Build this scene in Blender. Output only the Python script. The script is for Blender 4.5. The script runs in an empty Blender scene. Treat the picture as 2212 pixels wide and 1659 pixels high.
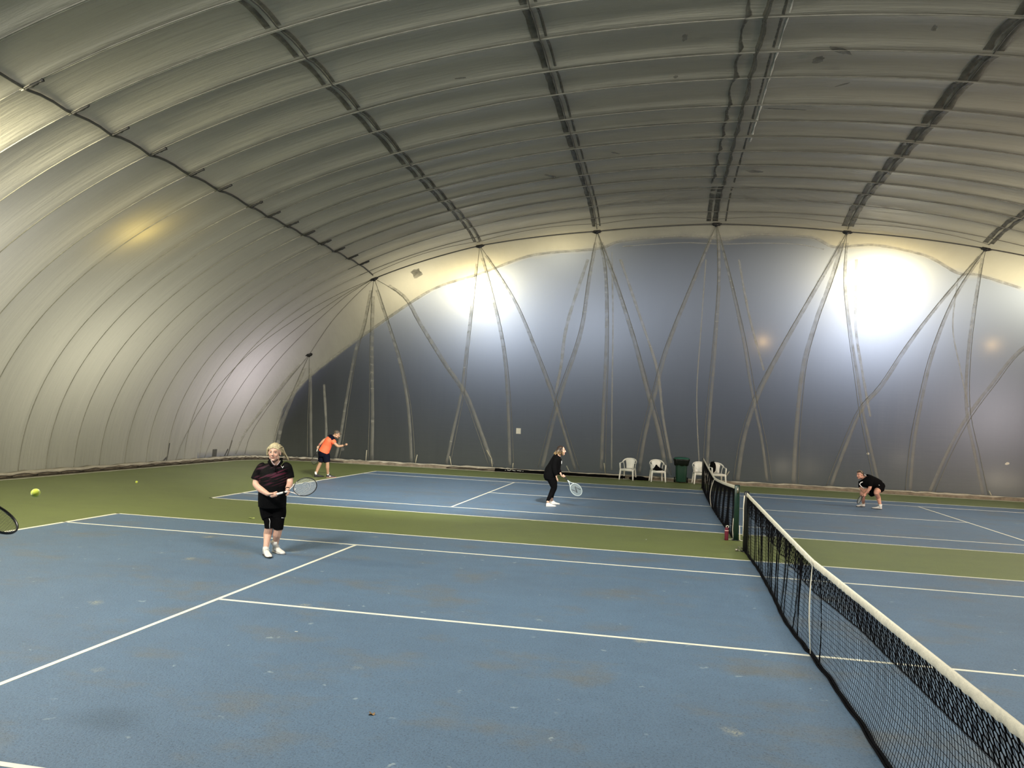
import bpy, bmesh, math, random
import numpy as np
from mathutils import Vector, Matrix, Quaternion, noise

scene = bpy.context.scene
COL = scene.collection
IW, IH = 2212, 1659

# ------------------------------------------------------------------ camera
FOC = 1701.27
CAM = np.array([-1.49876, -8.22834, 2.19258])
YAW, PITCH, ROLL = -0.19194008, 0.0429930333, 0.0439971849
_f = np.array([math.sin(YAW)*math.cos(PITCH), math.cos(YAW)*math.cos(PITCH), math.sin(PITCH)])
_r0 = np.array([math.cos(YAW), -math.sin(YAW), 0.0])
_u0 = np.cross(_r0, _f)
_r = math.cos(ROLL)*_r0 + math.sin(ROLL)*_u0
_u = -math.sin(ROLL)*_r0 + math.cos(ROLL)*_u0
cam_data = bpy.data.cameras.new('camera')
cam_data.sensor_width = 36.0
cam_data.lens = 36.0*FOC/IW
cam_data.clip_start = 0.05
cam_data.clip_end = 200
cam = bpy.data.objects.new('camera', cam_data)
COL.objects.link(cam)
_m = Matrix(((_r[0], _u[0], -_f[0], CAM[0]), (_r[1], _u[1], -_f[1], CAM[1]), (_r[2], _u[2], -_f[2], CAM[2]), (0, 0, 0, 1)))
cam.matrix_world = _m
scene.camera = cam

def ray(a, b):
    return _f + (a-IW/2)/FOC*_r - (b-IH/2)/FOC*_u

def at(a, b, depth):
    "the 3-D point seen at photo pixel a, b at a real depth in metres"
    return CAM + depth*ray(a, b)

def ground(a, b, z=0.0):
    d = ray(a, b)
    return CAM + d*(z-CAM[2])/d[2]

# ------------------------------------------------------------------ view + light
scene.view_settings.view_transform = 'Standard'
scene.view_settings.look = 'None'
scene.view_settings.gamma = 1
scene.view_settings.exposure = 0.0
scene.view_settings.use_curve_mapping = False
world = bpy.data.worlds.new('world')
scene.world = world
world.use_nodes = True
world.node_tree.nodes['Background'].inputs[0].default_value = (0.30, 0.36, 0.50, 1)
world.node_tree.nodes['Background'].inputs[1].default_value = 0.10     # dusk outside the dome

def lamp(name, kind, loc, energy, color, target=None, **kw):
    ld = bpy.data.lights.new(name, kind)
    ld.energy = energy
    ld.color = color
    for k, v in kw.items():
        setattr(ld, k, v)
    lo = bpy.data.objects.new(name, ld)
    COL.objects.link(lo)
    lo.location = loc
    if target is not None:
        lo.rotation_euler = (Vector(target)-Vector(loc)).to_track_quat('-Z', 'Y').to_euler()
    return lo

WARM = (1.0, 0.90, 0.66)
COOL = (0.82, 0.88, 1.0)
NEUT = (1.0, 0.955, 0.86)
# added fill lights over the near court and along the sides, unseen outside the frame
LAMPS = [
 ('court_fill', 'AREA', (-9.0, -6.0, 8.2), 1750, (1.0, .96, .84), (-7, 10, 0), 2.4),
 ('court_fill', 'AREA', (1.0, -1.5, 9.3), 1080, (1.0, .95, .82), (-1, 12, 0), 3.0),
 ('court_fill', 'AREA', (11.5, 13.0, 7.0), 420, (1.0, .97, .82), (0, 14, 0), 2.0),
 ('court_fill', 'AREA', (-14.0, 2.8, 6.3), 420, (1.0, .90, .60), (-7, 11, 0), 2.0),
 ('court_fill', 'AREA', (15.0, 6.0, 3.0), 1200, (1.0, .72, .58), (8, 22, 4), 1.5),  # added to brighten the right of the end wall
 ('court_fill', 'SPOT', (-1.0, 1.5, 9.0), 19000, (1.0, .97, .88), (-9.5, 15, 0), .5),  # added spot that lifts the dim far left court
 ('outside_flood_fill', 'POINT', (5.95, 22.7, 8.45), 2100, (1.0, .80, .42), None, .30),
 ('outside_flood_fill', 'POINT', (-8.95, 22.8, 8.0), 1500, (1.0, .82, .46), None, .30),
 ('outside_flood_fill', 'POINT', (6.0, 24.8, 7.4), 2000, (.84, .88, 1.0), None, .6),  # broad cool fill added behind the right hot spot
 ('outside_flood_fill', 'POINT', (-8.4, 24.8, 7.2), 1300, (.84, .90, 1.0), None, .6),  # broad cool fill added behind the left hot spot
 ('outside_flood_fill', 'POINT', (-1.5, 25.2, 7.5), 150, (.9, .93, 1.0), None, .8),  # weak fill added behind the middle of the end wall
 ('outside_flood_fill', 'POINT', (-4.2, 25.0, 6.9), 420, (.92, .95, 1.0), None, .8),  # fill added to lift the end wall left of centre
 ('outside_flood_fill', 'POINT', (10.5, 25.4, 3.4), 330, (1.0, .82, .72), None, .8),  # fill added to lift the low right end wall
 ('outside_flood_fill', 'POINT', (-15.0, 9.3, 7.05), 90, (1.0, .74, .20), None, .12),
 ('outside_flood_fill', 'POINT', (-18.9, 4.6, 7.2), 1900, (.98, .96, 1.0), None, .8),
 ('outside_flood_fill', 'POINT', (-20.6, 20.8, 5.4), 2000, (.82, .76, 1.0), None, .7),
 ('outside_flood_fill', 'POINT', (-11.8, 22.2, 9.3), 1200, (1.0, .90, .68), None, .6),  # fill added to brighten the skin above the arched seam
 ('outside_flood_fill', 'POINT', (12.5, 22.6, 9.5), 3400, (1.0, .90, .66), None, .6),  # unseen fill added for the right of the roof
 ('outside_flood_fill', 'POINT', (-5.6, 21.9, 9.9), 380, (1.0, .88, .60), None, .6),  # fill added above the arched seam, left of centre
 ('outside_flood_fill', 'POINT', (-20.8, 12.0, 6.0), 1900, (1.0, .98, .88), None, .8),  # fill added to brighten the left side of the skin
]
for nm, kd, loc, en, colr, tgt, sz in LAMPS:
    if kd == 'AREA':
        lamp(nm, kd, loc, en, colr, tgt, shape='RECTANGLE', size=sz, size_y=sz*.45)
    elif kd == 'SPOT':
        lamp(nm, kd, loc, en, colr, tgt, spot_size=math.radians(44), spot_blend=1.0, shadow_soft_size=sz)
    else:
        lamp(nm, kd, loc, en, colr, shadow_soft_size=sz)

# ------------------------------------------------------------------ materials
def new_mat(name):
    m = bpy.data.materials.new(name)
    m.use_nodes = True
    nt = m.node_tree
    return m, nt, nt.nodes['Principled BSDF']

def ramp(nt, fac, stops):
    n = nt.nodes.new('ShaderNodeValToRGB')
    e = n.color_ramp.elements
    while len(e) < len(stops):
        e.new(0.5)
    for i, (p, c) in enumerate(stops):
        e[i].position = p
        e[i].color = (*c, 1) if len(c) == 3 else c
    nt.links.new(fac, n.inputs[0])
    return n.outputs[0]

def noise_tex(nt, scale, detail=4, rough=0.55, stretch=(1, 1, 1), offset=(0, 0, 0)):
    tc = nt.nodes.new('ShaderNodeTexCoord')
    mp = nt.nodes.new('ShaderNodeMapping')
    mp.inputs['Scale'].default_value = stretch
    mp.inputs['Location'].default_value = offset
    nz = nt.nodes.new('ShaderNodeTexNoise')
    nz.inputs['Scale'].default_value = scale
    nz.inputs['Detail'].default_value = detail
    nz.inputs['Roughness'].default_value = rough
    nt.links.new(tc.outputs['Object'], mp.inputs[0])
    nt.links.new(mp.outputs[0], nz.inputs['Vector'])
    return nz.outputs['Fac']

def mix_col(nt, fac, a, b, mode='MIX'):
    n = nt.nodes.new('ShaderNodeMix')
    n.data_type = 'RGBA'
    n.blend_type = mode
    for sock, v in ((0, fac), (6, a), (7, b)):
        if isinstance(v, (int, float)):
            n.inputs[sock].default_value = v
        elif isinstance(v, tuple):
            n.inputs[sock].default_value = (*v, 1) if len(v) == 3 else v
        else:
            nt.links.new(v, n.inputs[sock])
    return n.outputs[2]

def math_n(nt, op, a, b=None, clamp=False):
    n = nt.nodes.new('ShaderNodeMath')
    n.operation = op
    n.use_clamp = clamp
    for i, v in enumerate((a, b)):
        if v is None:
            continue
        if isinstance(v, (int, float)):
            n.inputs[i].default_value = v
        else:
            nt.links.new(v, n.inputs[i])
    return n.outputs[0]

def bump(nt, bsdf, height, strength, dist=0.02, prev=None):
    b = nt.nodes.new('ShaderNodeBump')
    b.inputs['Strength'].default_value = strength
    b.inputs['Distance'].default_value = dist
    nt.links.new(height, b.inputs['Height'])
    if prev is not None:
        nt.links.new(prev, b.inputs['Normal'])
    nt.links.new(b.outputs[0], bsdf.inputs['Normal'])
    return b.outputs[0]

def veiled(name, col, clear, rough=0.45):
    "thin semi-clear film: tape, weld strips, smudges on the skin"
    m, nt, b = new_mat(name)
    nz = noise_tex(nt, 3.5, 5, .65)
    nt.links.new(ramp(nt, nz, [(.3, tuple(c*.8 for c in col)), (.7, col)]), b.inputs['Base Color'])
    b.inputs['Roughness'].default_value = rough
    tr = nt.nodes.new('ShaderNodeBsdfTransparent')
    mx = nt.nodes.new('ShaderNodeMixShader')
    f = nt.nodes.new('ShaderNodeMapRange')
    f.inputs[1].default_value = .3; f.inputs[2].default_value = .7
    f.inputs[3].default_value = max(0, clear-.18); f.inputs[4].default_value = min(1, clear+.18)
    nt.links.new(nz, f.inputs[0]); nt.links.new(f.outputs[0], mx.inputs[0])
    nt.links.new(b.outputs[0], mx.inputs[1]); nt.links.new(tr.outputs[0], mx.inputs[2])
    nt.links.new(mx.outputs[0], nt.nodes['Material Output'].inputs[0])
    return m

def simple(name, col, rough=0.6, var=0.12, scale=30, bumpy=0.0, metal=0.0, spec=0.5, sheen=0.0, bscale=None):
    m, nt, b = new_mat(name)
    nz = noise_tex(nt, scale)
    lo = tuple(c*(1-var) for c in col)
    hi = tuple(min(1, c*(1+var)) for c in col)
    c = ramp(nt, nz, [(0.3, lo), (0.7, hi)])
    nt.links.new(c, b.inputs['Base Color'])
    b.inputs['Roughness'].default_value = rough
    b.inputs['Metallic'].default_value = metal
    b.inputs['Specular IOR Level'].default_value = spec
    if sheen:
        b.inputs['Sheen Weight'].default_value = sheen
    if bumpy:
        nb = noise_tex(nt, bscale or scale*2)
        bump(nt, b, nb, bumpy, 0.01)
    return m

# ------------------------------------------------------------------ object helpers
def tag(o, label=None, cat=None, group=None, kind=None):
    if label: o['label'] = label
    if cat: o['category'] = cat
    if group: o['group'] = group
    if kind: o['kind'] = kind
    return o

def link(name, me, mat=None, parent=None, smooth=True, loc=None):
    o = bpy.data.objects.new(name, me)
    COL.objects.link(o)
    if mat:
        me.materials.append(mat)
    if smooth:
        for p in me.polygons:
            p.use_smooth = True
    if loc is not None:
        o.location = loc
    if parent is not None:
        o.parent = parent
        # meshes are written in world coordinates unless loc is given
        if loc is None:
            o.matrix_parent_inverse = Matrix.Translation(-Vector(parent.location))
    return o

def empty(name, loc=(0, 0, 0), rz=0):
    o = bpy.data.objects.new(name, None)
    o.empty_display_size = 0.1
    COL.objects.link(o)
    o.location = Vector([float(c) for c in loc])
    o.rotation_euler = (0, 0, rz)
    return o

class MB:
    "collects shapes into one mesh"
    def __init__(s):
        s.v, s.f = [], []
    def add(s, vs, fs):
        n = len(s.v)
        s.v += [tuple(float(c) for c in v) for v in vs]
        s.f += [tuple(i+n for i in f) for f in fs]
    def box(s, c, size, rz=0, rot=None):
        hx, hy, hz = size[0]/2, size[1]/2, size[2]/2
        R = rot if rot is not None else Matrix.Rotation(rz, 3, 'Z')
        vs = [Vector(c)+R@Vector((x*hx, y*hy, z*hz)) for x in (-1, 1) for y in (-1, 1) for z in (-1, 1)]
        s.add(vs, [(0, 1, 3, 2), (4, 6, 7, 5), (0, 4, 5, 1), (2, 3, 7, 6), (0, 2, 6, 4), (1, 5, 7, 3)])
    def tube(s, pts, rad, n=6, caps=True, up=None):
        pts = [Vector([float(c) for c in p]) for p in pts]
        if not hasattr(rad, '__len__'):
            rad = [rad]*len(pts)
        vs, fs = [], []
        t0 = (pts[1]-pts[0]).normalized()
        ref = Vector(up) if up is not None else (Vector((0, 0, 1)) if abs(t0.z) < .9 else Vector((1, 0, 0)))
        a = (ref - t0*ref.dot(t0)).normalized()
        for i, p in enumerate(pts):
            t = (pts[min(i+1, len(pts)-1)]-pts[max(i-1, 0)])
            t = t.normalized() if t.length > 1e-9 else t0
            a = (a - t*a.dot(t))
            a = a.normalized() if a.length > 1e-6 else t.orthogonal().normalized()
            b = t.cross(a)
            rr = rad[i]
            ra, rb = (rr if hasattr(rr, '__len__') else (rr, rr))
            for k in range(n):
                an = 2*math.pi*k/n
                vs.append(p + a*(ra*math.cos(an)) + b*(rb*math.sin(an)))
        for i in range(len(pts)-1):
            for k in range(n):
                k2 = (k+1) % n
                fs.append((i*n+k, i*n+k2, (i+1)*n+k2, (i+1)*n+k))
        if caps:
            fs.append(tuple(range(n))[::-1])
            fs.append(tuple(range((len(pts)-1)*n, len(pts)*n)))
        s.add(vs, fs)
    def ball(s, c, r, rot=None, nu=12, nv=8):
        r = r if hasattr(r, '__len__') else (r, r, r)
        vs, fs = [], []
        for j in range(nv+1):
            ph = math.pi*j/nv
            for i in range(nu):
                th = 2*math.pi*i/nu
                p = Vector((r[0]*math.sin(ph)*math.cos(th), r[1]*math.sin(ph)*math.sin(th), r[2]*math.cos(ph)))
                if rot is not None:
                    p = rot@p
                vs.append(Vector([float(q) for q in c])+p)
        for j in range(nv):
            for i in range(nu):
                i2 = (i+1) % nu
                if j == 0:
                    fs.append((i, nu+i, nu+i2))
                elif j == nv-1:
                    fs.append((j*nu+i, (j+1)*nu+i, j*nu+i2))
                else:
                    fs.append((j*nu+i, (j+1)*nu+i, (j+1)*nu+i2, j*nu+i2))
        s.add(vs, fs)
    def mesh(s, name='mesh'):
        me = bpy.data.meshes.new(name)
        me.from_pydata(s.v, [], s.f)
        me.validate()
        me.update()
        return me
    def build(s, name, mat, parent=None, smooth=True, loc=None):
        me = s.mesh(name)
        return link(name, me, mat, parent, smooth, loc)

def remeshed(mb, name, mat, parent, voxel, smooth=4, factor=0.5, loc=None):
    "fuse overlapping closed shapes into one continuous smooth surface"
    me = mb.mesh(name)
    o = bpy.data.objects.new(name+'_tmp', me)
    COL.objects.link(o)
    md = o.modifiers.new('r', 'REMESH')
    md.mode = 'VOXEL'
    md.voxel_size = voxel
    md.use_smooth_shade = True
    if smooth:
        sm = o.modifiers.new('s', 'SMOOTH')
        sm.iterations = smooth
        sm.factor = factor
    dg = bpy.context.evaluated_depsgraph_get()
    dg.update()
    me2 = bpy.data.meshes.new_from_object(o.evaluated_get(dg))
    bpy.data.objects.remove(o)
    me2.materials.clear()
    return link(name, me2, mat, parent, True, loc)
# ------------------------------------------------------------------ dome geometry
DA, DB, DN = 19.0, 9.8, 2.05
Y0, YE = 17.0, 6.7
def dome_F(P):
    x, y, z = P
    if z >= DB: return 1.5
    zz = max(z, 0)/DB
    s = 1-zz**DN
    xb = DA*s**(1/DN)
    if y <= Y0: return abs(x)/xb
    yb = YE*s**(1/3.1)
    k = 2+6*(1-zz)**.7
    return ((abs(x)/xb)**k+((y-Y0)/yb)**k)**(1/k)

def dome_n(P, e=.05):
    P = np.array(P, float)
    g = np.array([dome_F(P+e*v)-dome_F(P-e*v) for v in np.eye(3)])
    return -g/np.linalg.norm(g)            # towards the inside

def dome_hit(a, b):
    d = ray(a, b)
    t = 2.
    while dome_F(CAM+t*d) < 1 and t < 60: t += .25
    lo, hi = t-.25, t
    for _ in range(22):
        m = (lo+hi)/2
        if dome_F(CAM+m*d) < 1: lo = m
        else: hi = m
    return CAM+lo*d

SEAMS = [-10.9, -9.75, -8.6, -7.4, -6.2, -5.1, -3.9, -2.7, -1.5, -.35, .85, 2.05, 3.2, 4.3, 5.4, 6.6, 8.0, 9.2, 10.7, 11.7, 12.8, 13.9, 15.1, 16.2, 17.35, 18.4, 19.4]
CABX = [-12.5, -8.4, -4.12, 0.09, 4.45, 8.75, 12.7]
def pillow(x, y, z):
    "how far the skin bulges outwards between the panel seams"
    if y <= SEAMS[0] or y >= SEAMS[-1]:
        return 0.0
    for i in range(len(SEAMS)-1):
        if y <= SEAMS[i+1]:
            a, b = SEAMS[i], SEAMS[i+1]
            break
    t = (y-a)/(b-a)
    amp = .10*(b-a)*(1 if x > -12.5 else .35+.65*min(1, max(0, (x+17)/4.5)))
    h = amp*(1-abs(2*t-1)**2.2)
    dx = min(abs(x-c) for c in CABX)
    h *= .72+.28*min(1, dx/.5)
    h *= min(1, .25+z/2.5)
    h *= min(1, (19.6-y)/1.2)
    return h

def prof(th):
    c, s = math.cos(th), math.sin(th)
    return (-DA*math.copysign(abs(c)**(2/DN), c), DB*abs(s)**(2/DN))

NTH = 88                                   # profile steps from left base to right base (even)
half = NTH//2
ths = [math.pi*i/NTH for i in range(NTH+1)]
verts, vid = [], {}
def addv(p, pil=True):
    x, y, z = p
    if pil:
        h = pillow(x, y, z)
        if h > 0:
            n = dome_n((x, y, min(max(z, .06), DB-.06)))
            x, y, z = x-n[0]*h, y-n[1]*h, max(z-n[2]*h, 0)
    verts.append((x, y, z))
    return len(verts)-1

ys = []
yy = -20.0
while yy < -6.4:
    ys.append(yy); yy += .8
yy = -6.2
i0 = [i for i, s in enumerate(SEAMS) if s >= -6.3][0]
for i in range(i0, len(SEAMS)-1):
    a, b = SEAMS[i], SEAMS[i+1]
    for k in range(10):
        y = a+(b-a)*k/10
        if y < Y0-.03: ys.append(y)
ys.append(Y0)
faces = {'left': [], 'ceiling': [], 'right': [], 'back': [], 'front': []}
def region(idx):
    cx = sum(verts[i][0] for i in idx)/len(idx)
    cy = sum(verts[i][1] for i in idx)/len(idx)
    cz = sum(verts[i][2] for i in idx)/len(idx)
    if cy > 20.1 or (cy > 19.4 and cz < 3): return 'back'
    if cy < -22.6: return 'front'
    if cx < -12.5: return 'left'
    if cx > 12.5: return 'right'
    return 'ceiling'
rows = []
for y in ys:
    rows.append([addv((*[prof(t)[0]], y, prof(t)[1])) for t in ths])
quads = []
for j in range(len(ys)-1):
    for i in range(NTH):
        quads.append((rows[j][i], rows[j][i+1], rows[j+1][i+1], rows[j+1][i]))
NPH = 240
def cap(last_row, sign):
    "rounded end of the dome: rings of constant height from the left rim round to the right rim"
    rings = []
    for lv in range(half):
        x0, z = prof(ths[lv])
        zz = z/DB
        s = max(1e-9, 1-zz**DN)
        xb, yb, k = DA*s**(1/DN), YE*s**(1/3.1), 2+6*(1-zz)**.7
        ring = [last_row[lv]]
        for j in range(1, NPH):
            ph = math.pi*j/NPH
            c, sn = math.cos(ph), math.sin(ph)
            x = -xb*math.copysign(abs(c)**(2/k), c)
            y = Y0+yb*abs(sn)**(2/k)
            if sign > 0:
                ring.append(addv((x, y, z)))
            else:
                verts.append((x, -3-y, z)); ring.append(len(verts)-1)
        ring.append(last_row[NTH-lv])
        rings.append(ring)
    for lv in range(half-1):
        for j in range(NPH):
            quads.append((rings[lv][j], rings[lv][j+1], rings[lv+1][j+1], rings[lv+1][j]))
    top = last_row[half]
    for j in range(NPH):
        quads.append((rings[-1][j], rings[-1][j+1], top))
cap(rows[-1], 1)
cap(rows[0], -1)
# intermediate rings near the crown would be coarse: subdivide by smooth shading only
for q in quads:
    faces[region(q)].append(q)

# line of the arched seam on the end wall (x, z), above it the skin is the yellowed roof sheet
ARCH_PX = [(588, 980), (610, 880), (670, 812), (770, 735), (885, 655), (950, 618), (1040, 590), (1150, 551), (1290, 537), (1345, 520), (1480, 509), (1550, 516), (1575, 517), (1620, 507), (1700, 508), (1760, 514), (1800, 533), (1850, 530), (1900, 530), (2000, 552), (2070, 590), (2110, 593), (2205, 622)]
ARCH = [dome_hit(*q) for q in ARCH_PX]
ARCH_X = [p[0] for p in ARCH]; ARCH_Z = [p[2] for p in ARCH]

def membrane(name, yellow, blue, back=False):
    m, nt, b = new_mat(name)
    out = nt.nodes['Material Output']
    st = (.35, 2.2, .35) if not back else (1.6, 1.0, .35)
    n1 = noise_tex(nt, 0.55, 7, .62, st)
    n2 = noise_tex(nt, 2.4, 6, .6, (.6, 1.6, .6), (7, 3, 1))
    n3 = noise_tex(nt, .33, 8, .7, (1, 1, 1), (2, 9, 4))
    c = ramp(nt, n1, [(.30, tuple(x*.80 for x in yellow)), (.62, yellow), (.8, tuple(min(1, x*1.12) for x in yellow))])
    if back:
        at_ = nt.nodes.new('ShaderNodeAttribute'); at_.attribute_name = 'upper'
        cb = ramp(nt, n1, [(.3, tuple(x*.82 for x in blue)), (.7, blue)])
        c = mix_col(nt, at_.outputs['Fac'], cb, c)
    # mould smudges
    spots = ramp(nt, n2, [(.60, (0, 0, 0)), (.74, (1, 1, 1))])
    zone = ramp(nt, n3, [(.48, (0, 0, 0)), (.60, (1, 1, 1))])
    sp = mix_col(nt, 1.0, spots, zone, 'MULTIPLY')
    c = mix_col(nt, math_n(nt, 'MULTIPLY', sp, .42 if not back else .12), c, tuple(x*.38 for x in yellow))
    if not back:
        ed = nt.nodes.new('ShaderNodeAttribute'); ed.attribute_name = 'overlap'
        c = mix_col(nt, math_n(nt, 'MULTIPLY', ed.outputs['Fac'], ramp(nt, n2, [(.3, (.25, .25, .25)), (.6, (.6, .6, .6))])), c, tuple(x*.42 for x in yellow))
    nt.links.new(c, b.inputs['Base Color'])
    r = math_n(nt, 'MULTIPLY_ADD', n1, .22)
    nt.nodes[-1].inputs[2].default_value = .30
    nt.links.new(r, b.inputs['Roughness'])
    b.inputs['Specular IOR Level'].default_value = .30 if back else .65
    # fine wrinkles
    if back:
        w1 = noise_tex(nt, 3.0, 4, .55, (.35, .6, 5.0))
        w2 = noise_tex(nt, 1.2, 3, .5, (3.0, 1, .25), (5, 1, 1))
        p1 = bump(nt, b, w1, .22, .03)
        bump(nt, b, w2, .30, .06, p1)
    else:
        w1 = noise_tex(nt, 1.6, 4, .6, (.22, 4.2, .22))
        w2 = noise_tex(nt, 14, 3, .6, (.6, 1.5, .6), (5, 1, 1))
        p1 = bump(nt, b, w1, .40, .07)
        bump(nt, b, w2, .15, .02, p1)
    tr = nt.nodes.new('ShaderNodeBsdfTranslucent')
    if back:
        ct = mix_col(nt, at_.outputs['Fac'], (.50, .56, .66), (.58, .555, .44))
        nt.links.new(ct, tr.inputs['Color'])
    else:
        tr.inputs['Color'].default_value = (.58, .555, .44, 1)
    mx = nt.nodes.new('ShaderNodeMixShader')
    mx.inputs[0].default_value = .22
    nt.links.new(b.outputs[0], mx.inputs[1])
    nt.links.new(tr.outputs[0], mx.inputs[2])
    nt.links.new(mx.outputs[0], out.inputs[0])
    return m

M_ROOF = membrane('membrane_roof', (.34, .335, .285), (.3, .3, .3))
M_BACK = membrane('membrane_end', (.34, .335, .285), (.040, .041, .036), back=True)

def dome_part(name, key, mat, label):
    fs = faces[key]
    used = sorted({i for f in fs for i in f})
    mp = {v: k for k, v in enumerate(used)}
    me = bpy.data.meshes.new(name)
    me.from_pydata([verts[i] for i in used], [], [tuple(mp[i] for i in f) for f in fs])
    if key == 'back':
        at_ = me.attributes.new('upper', 'FLOAT', 'POINT')
        for k, i in enumerate(used):
            x, y, z = verts[i]
            zs = np.interp(x, ARCH_X, ARCH_Z)
            at_.data[k].value = min(1, max(0, (z-zs)/.12+.5))
    else:
        # double layer of sheet where panels overlap at seams and under the cables
        at_ = me.attributes.new('overlap', 'FLOAT', 'POINT')
        for k, i in enumerate(used):
            x, y, z = verts[i]
            if y > 19.6 or z < 1.2: continue
            d = min(abs(y-s) for s in SEAMS)
            v = max(0, 1-d/.17)
            if abs(x) < 12.9:
                v = max(v, 1-min(abs(x-c) for c in CABX)/.35)
            at_.data[k].value = max(0, min(1, v))*min(1, (z-1.2)/3)
    bm = bmesh.new(); bm.from_mesh(me)
    bmesh.ops.remove_doubles(bm, verts=bm.verts, dist=.0005)
    bmesh.ops.recalc_face_normals(bm, faces=bm.faces)
    f0 = bm.faces[0] if not hasattr(bm.faces, 'ensure_lookup_table') else (bm.faces.ensure_lookup_table() or bm.faces[0])
    c = f0.calc_center_median()
    if f0.normal.dot(Vector((0, 2, 1))-c) < 0:
        bmesh.ops.reverse_faces(bm, faces=bm.faces)
    bm.to_mesh(me); bm.free()
    o = link(name, me, mat)
    tag(o, label, 'wall' if 'wall' in name else 'ceiling', kind='structure')
    return o
wall_left = dome_part('wall_left', 'left', M_ROOF, 'grey seamed fabric dome side curving up on the left')
ceiling = dome_part('ceiling', 'ceiling', M_ROOF, 'dark grey ribbed fabric dome roof overhead')
wall_right = dome_part('wall_right', 'right', M_ROOF, 'fabric dome side on the far right')
wall_back = dome_part('wall_back', 'back', M_BACK, 'translucent grey fabric end wall of the dome behind the far court')
wall_front = dome_part('wall_front', 'front', M_BACK, 'fabric end wall of the dome behind the viewer')

# ------------------------------------------------------------------ floor, courts, lines
def floor_mat(name, col, lo, spots=True, scale=1.0):
    m, nt, b = new_mat(name)
    big = noise_tex(nt, .35, 5, .6, (1, 1.8, 1))
    mid = noise_tex(nt, 2.2, 4, .6, (1, 1.6, 1), (3, 4, 0))
    fine = noise_tex(nt, 55, 4, .75)
    grit = noise_tex(nt, 120, 2, .6, (1, 1, 1), (3, 8, 1))
    c = ramp(nt, big, [(.32, lo), (.66, col)])
    c = mix_col(nt, .35, c, ramp(nt, mid, [(.3, tuple(x*.82 for x in col)), (.7, tuple(min(1, x*1.15) for x in col))]))
    if spots:
        dirt = ramp(nt, noise_tex(nt, .8, 6, .68, (1, 1.5, 1), (11, 5, 0)), [(.52, (0, 0, 0)), (.72, (1, 1, 1))])
        c = mix_col(nt, math_n(nt, 'MULTIPLY', dirt, .8), c, (.145, .150, .140))
    # dark pits between the grains
    pit = ramp(nt, fine, [(.34, (.22, .24, .28)), (.43, (.74, .75, .77)), (.52, (.98, .98, .98)), (.66, (1.0, 1.0, 1.0))])
    c = mix_col(nt, .8, c, pit, 'MULTIPLY')
    if spots:
        vo = nt.nodes.new('ShaderNodeTexVoronoi')
        vo.inputs['Scale'].default_value = 1.15
        tc = nt.nodes.new('ShaderNodeTexCoord')
        wn = nt.nodes.new('ShaderNodeTexNoise'); wn.inputs['Scale'].default_value = 9; wn.inputs['Detail'].default_value = 5
        nt.links.new(tc.outputs['Object'], wn.inputs['Vector'])
        ad = nt.nodes.new('ShaderNodeVectorMath'); ad.operation = 'MULTIPLY_ADD'
        ad.inputs[1].default_value = (.22, .22, 0)
        nt.links.new(wn.outputs['Color'], ad.inputs[0]); nt.links.new(tc.outputs['Object'], ad.inputs[2])
        nt.links.new(ad.outputs[0], vo.inputs['Vector'])
        s = ramp(nt, vo.outputs['Distance'], [(.03, (1, 1, 1)), (.12, (0, 0, 0))])
        pick = ramp(nt, math_n(nt, 'FRACT', math_n(nt, 'MULTIPLY', vo.outputs['Color'], 3.7)), [(.55, (0, 0, 0)), (.6, (1, 1, 1))])
        s = mix_col(nt, 1.0, s, pick, 'MULTIPLY')
        s = mix_col(nt, 1.0, s, ramp(nt, fine, [(.42, (0, 0, 0)), (.58, (1, 1, 1))]), 'MULTIPLY')
        c = mix_col(nt, math_n(nt, 'MULTIPLY', s, .75), c, (.42, .40, .28))
        vo2 = nt.nodes.new('ShaderNodeTexVoronoi'); vo2.inputs['Scale'].default_value = 5.5
        nt.links.new(ad.outputs[0], vo2.inputs['Vector'])
        s2 = ramp(nt, vo2.outputs['Distance'], [(.06, (1, 1, 1)), (.15, (0, 0, 0))])
        pick2 = ramp(nt, math_n(nt, 'FRACT', math_n(nt, 'MULTIPLY', vo2.outputs['Color'], 5.1)), [(.78, (0, 0, 0)), (.84, (1, 1, 1))])
        s2 = mix_col(nt, 1.0, s2, pick2, 'MULTIPLY')
        c = mix_col(nt, math_n(nt, 'MULTIPLY', s2, .6), c, (.40, .48, .52))
    c = mix_col(nt, ramp(nt, grit, [(.62, (0, 0, 0)), (.72, (.35, .35, .35))]), c, (.32, .36, .38))
    nt.links.new(c, b.inputs['Base Color'])
    b.inputs['Roughness'].default_value = .50
    b.inputs['Specular IOR Level'].default_value = .85
    p = bump(nt, b, fine, .8, .010)
    bump(nt, b, grit, .3, .003, p)
    return m
M_GREEN = floor_mat('green_acrylic', (.165, .205, .050), (.125, .160, .040), spots=False)
M_BLUE = floor_mat('blue_acrylic', (.105, .185, .295), (.088, .150, .238))
M_LINE = simple('court_line_paint', (.80, .78, .66), .6, .06, 14, .15, bscale=120)
M_KERB = simple('concrete_strip', (.40, .39, .31), .85, .2, 6, .4, bscale=40)

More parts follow.
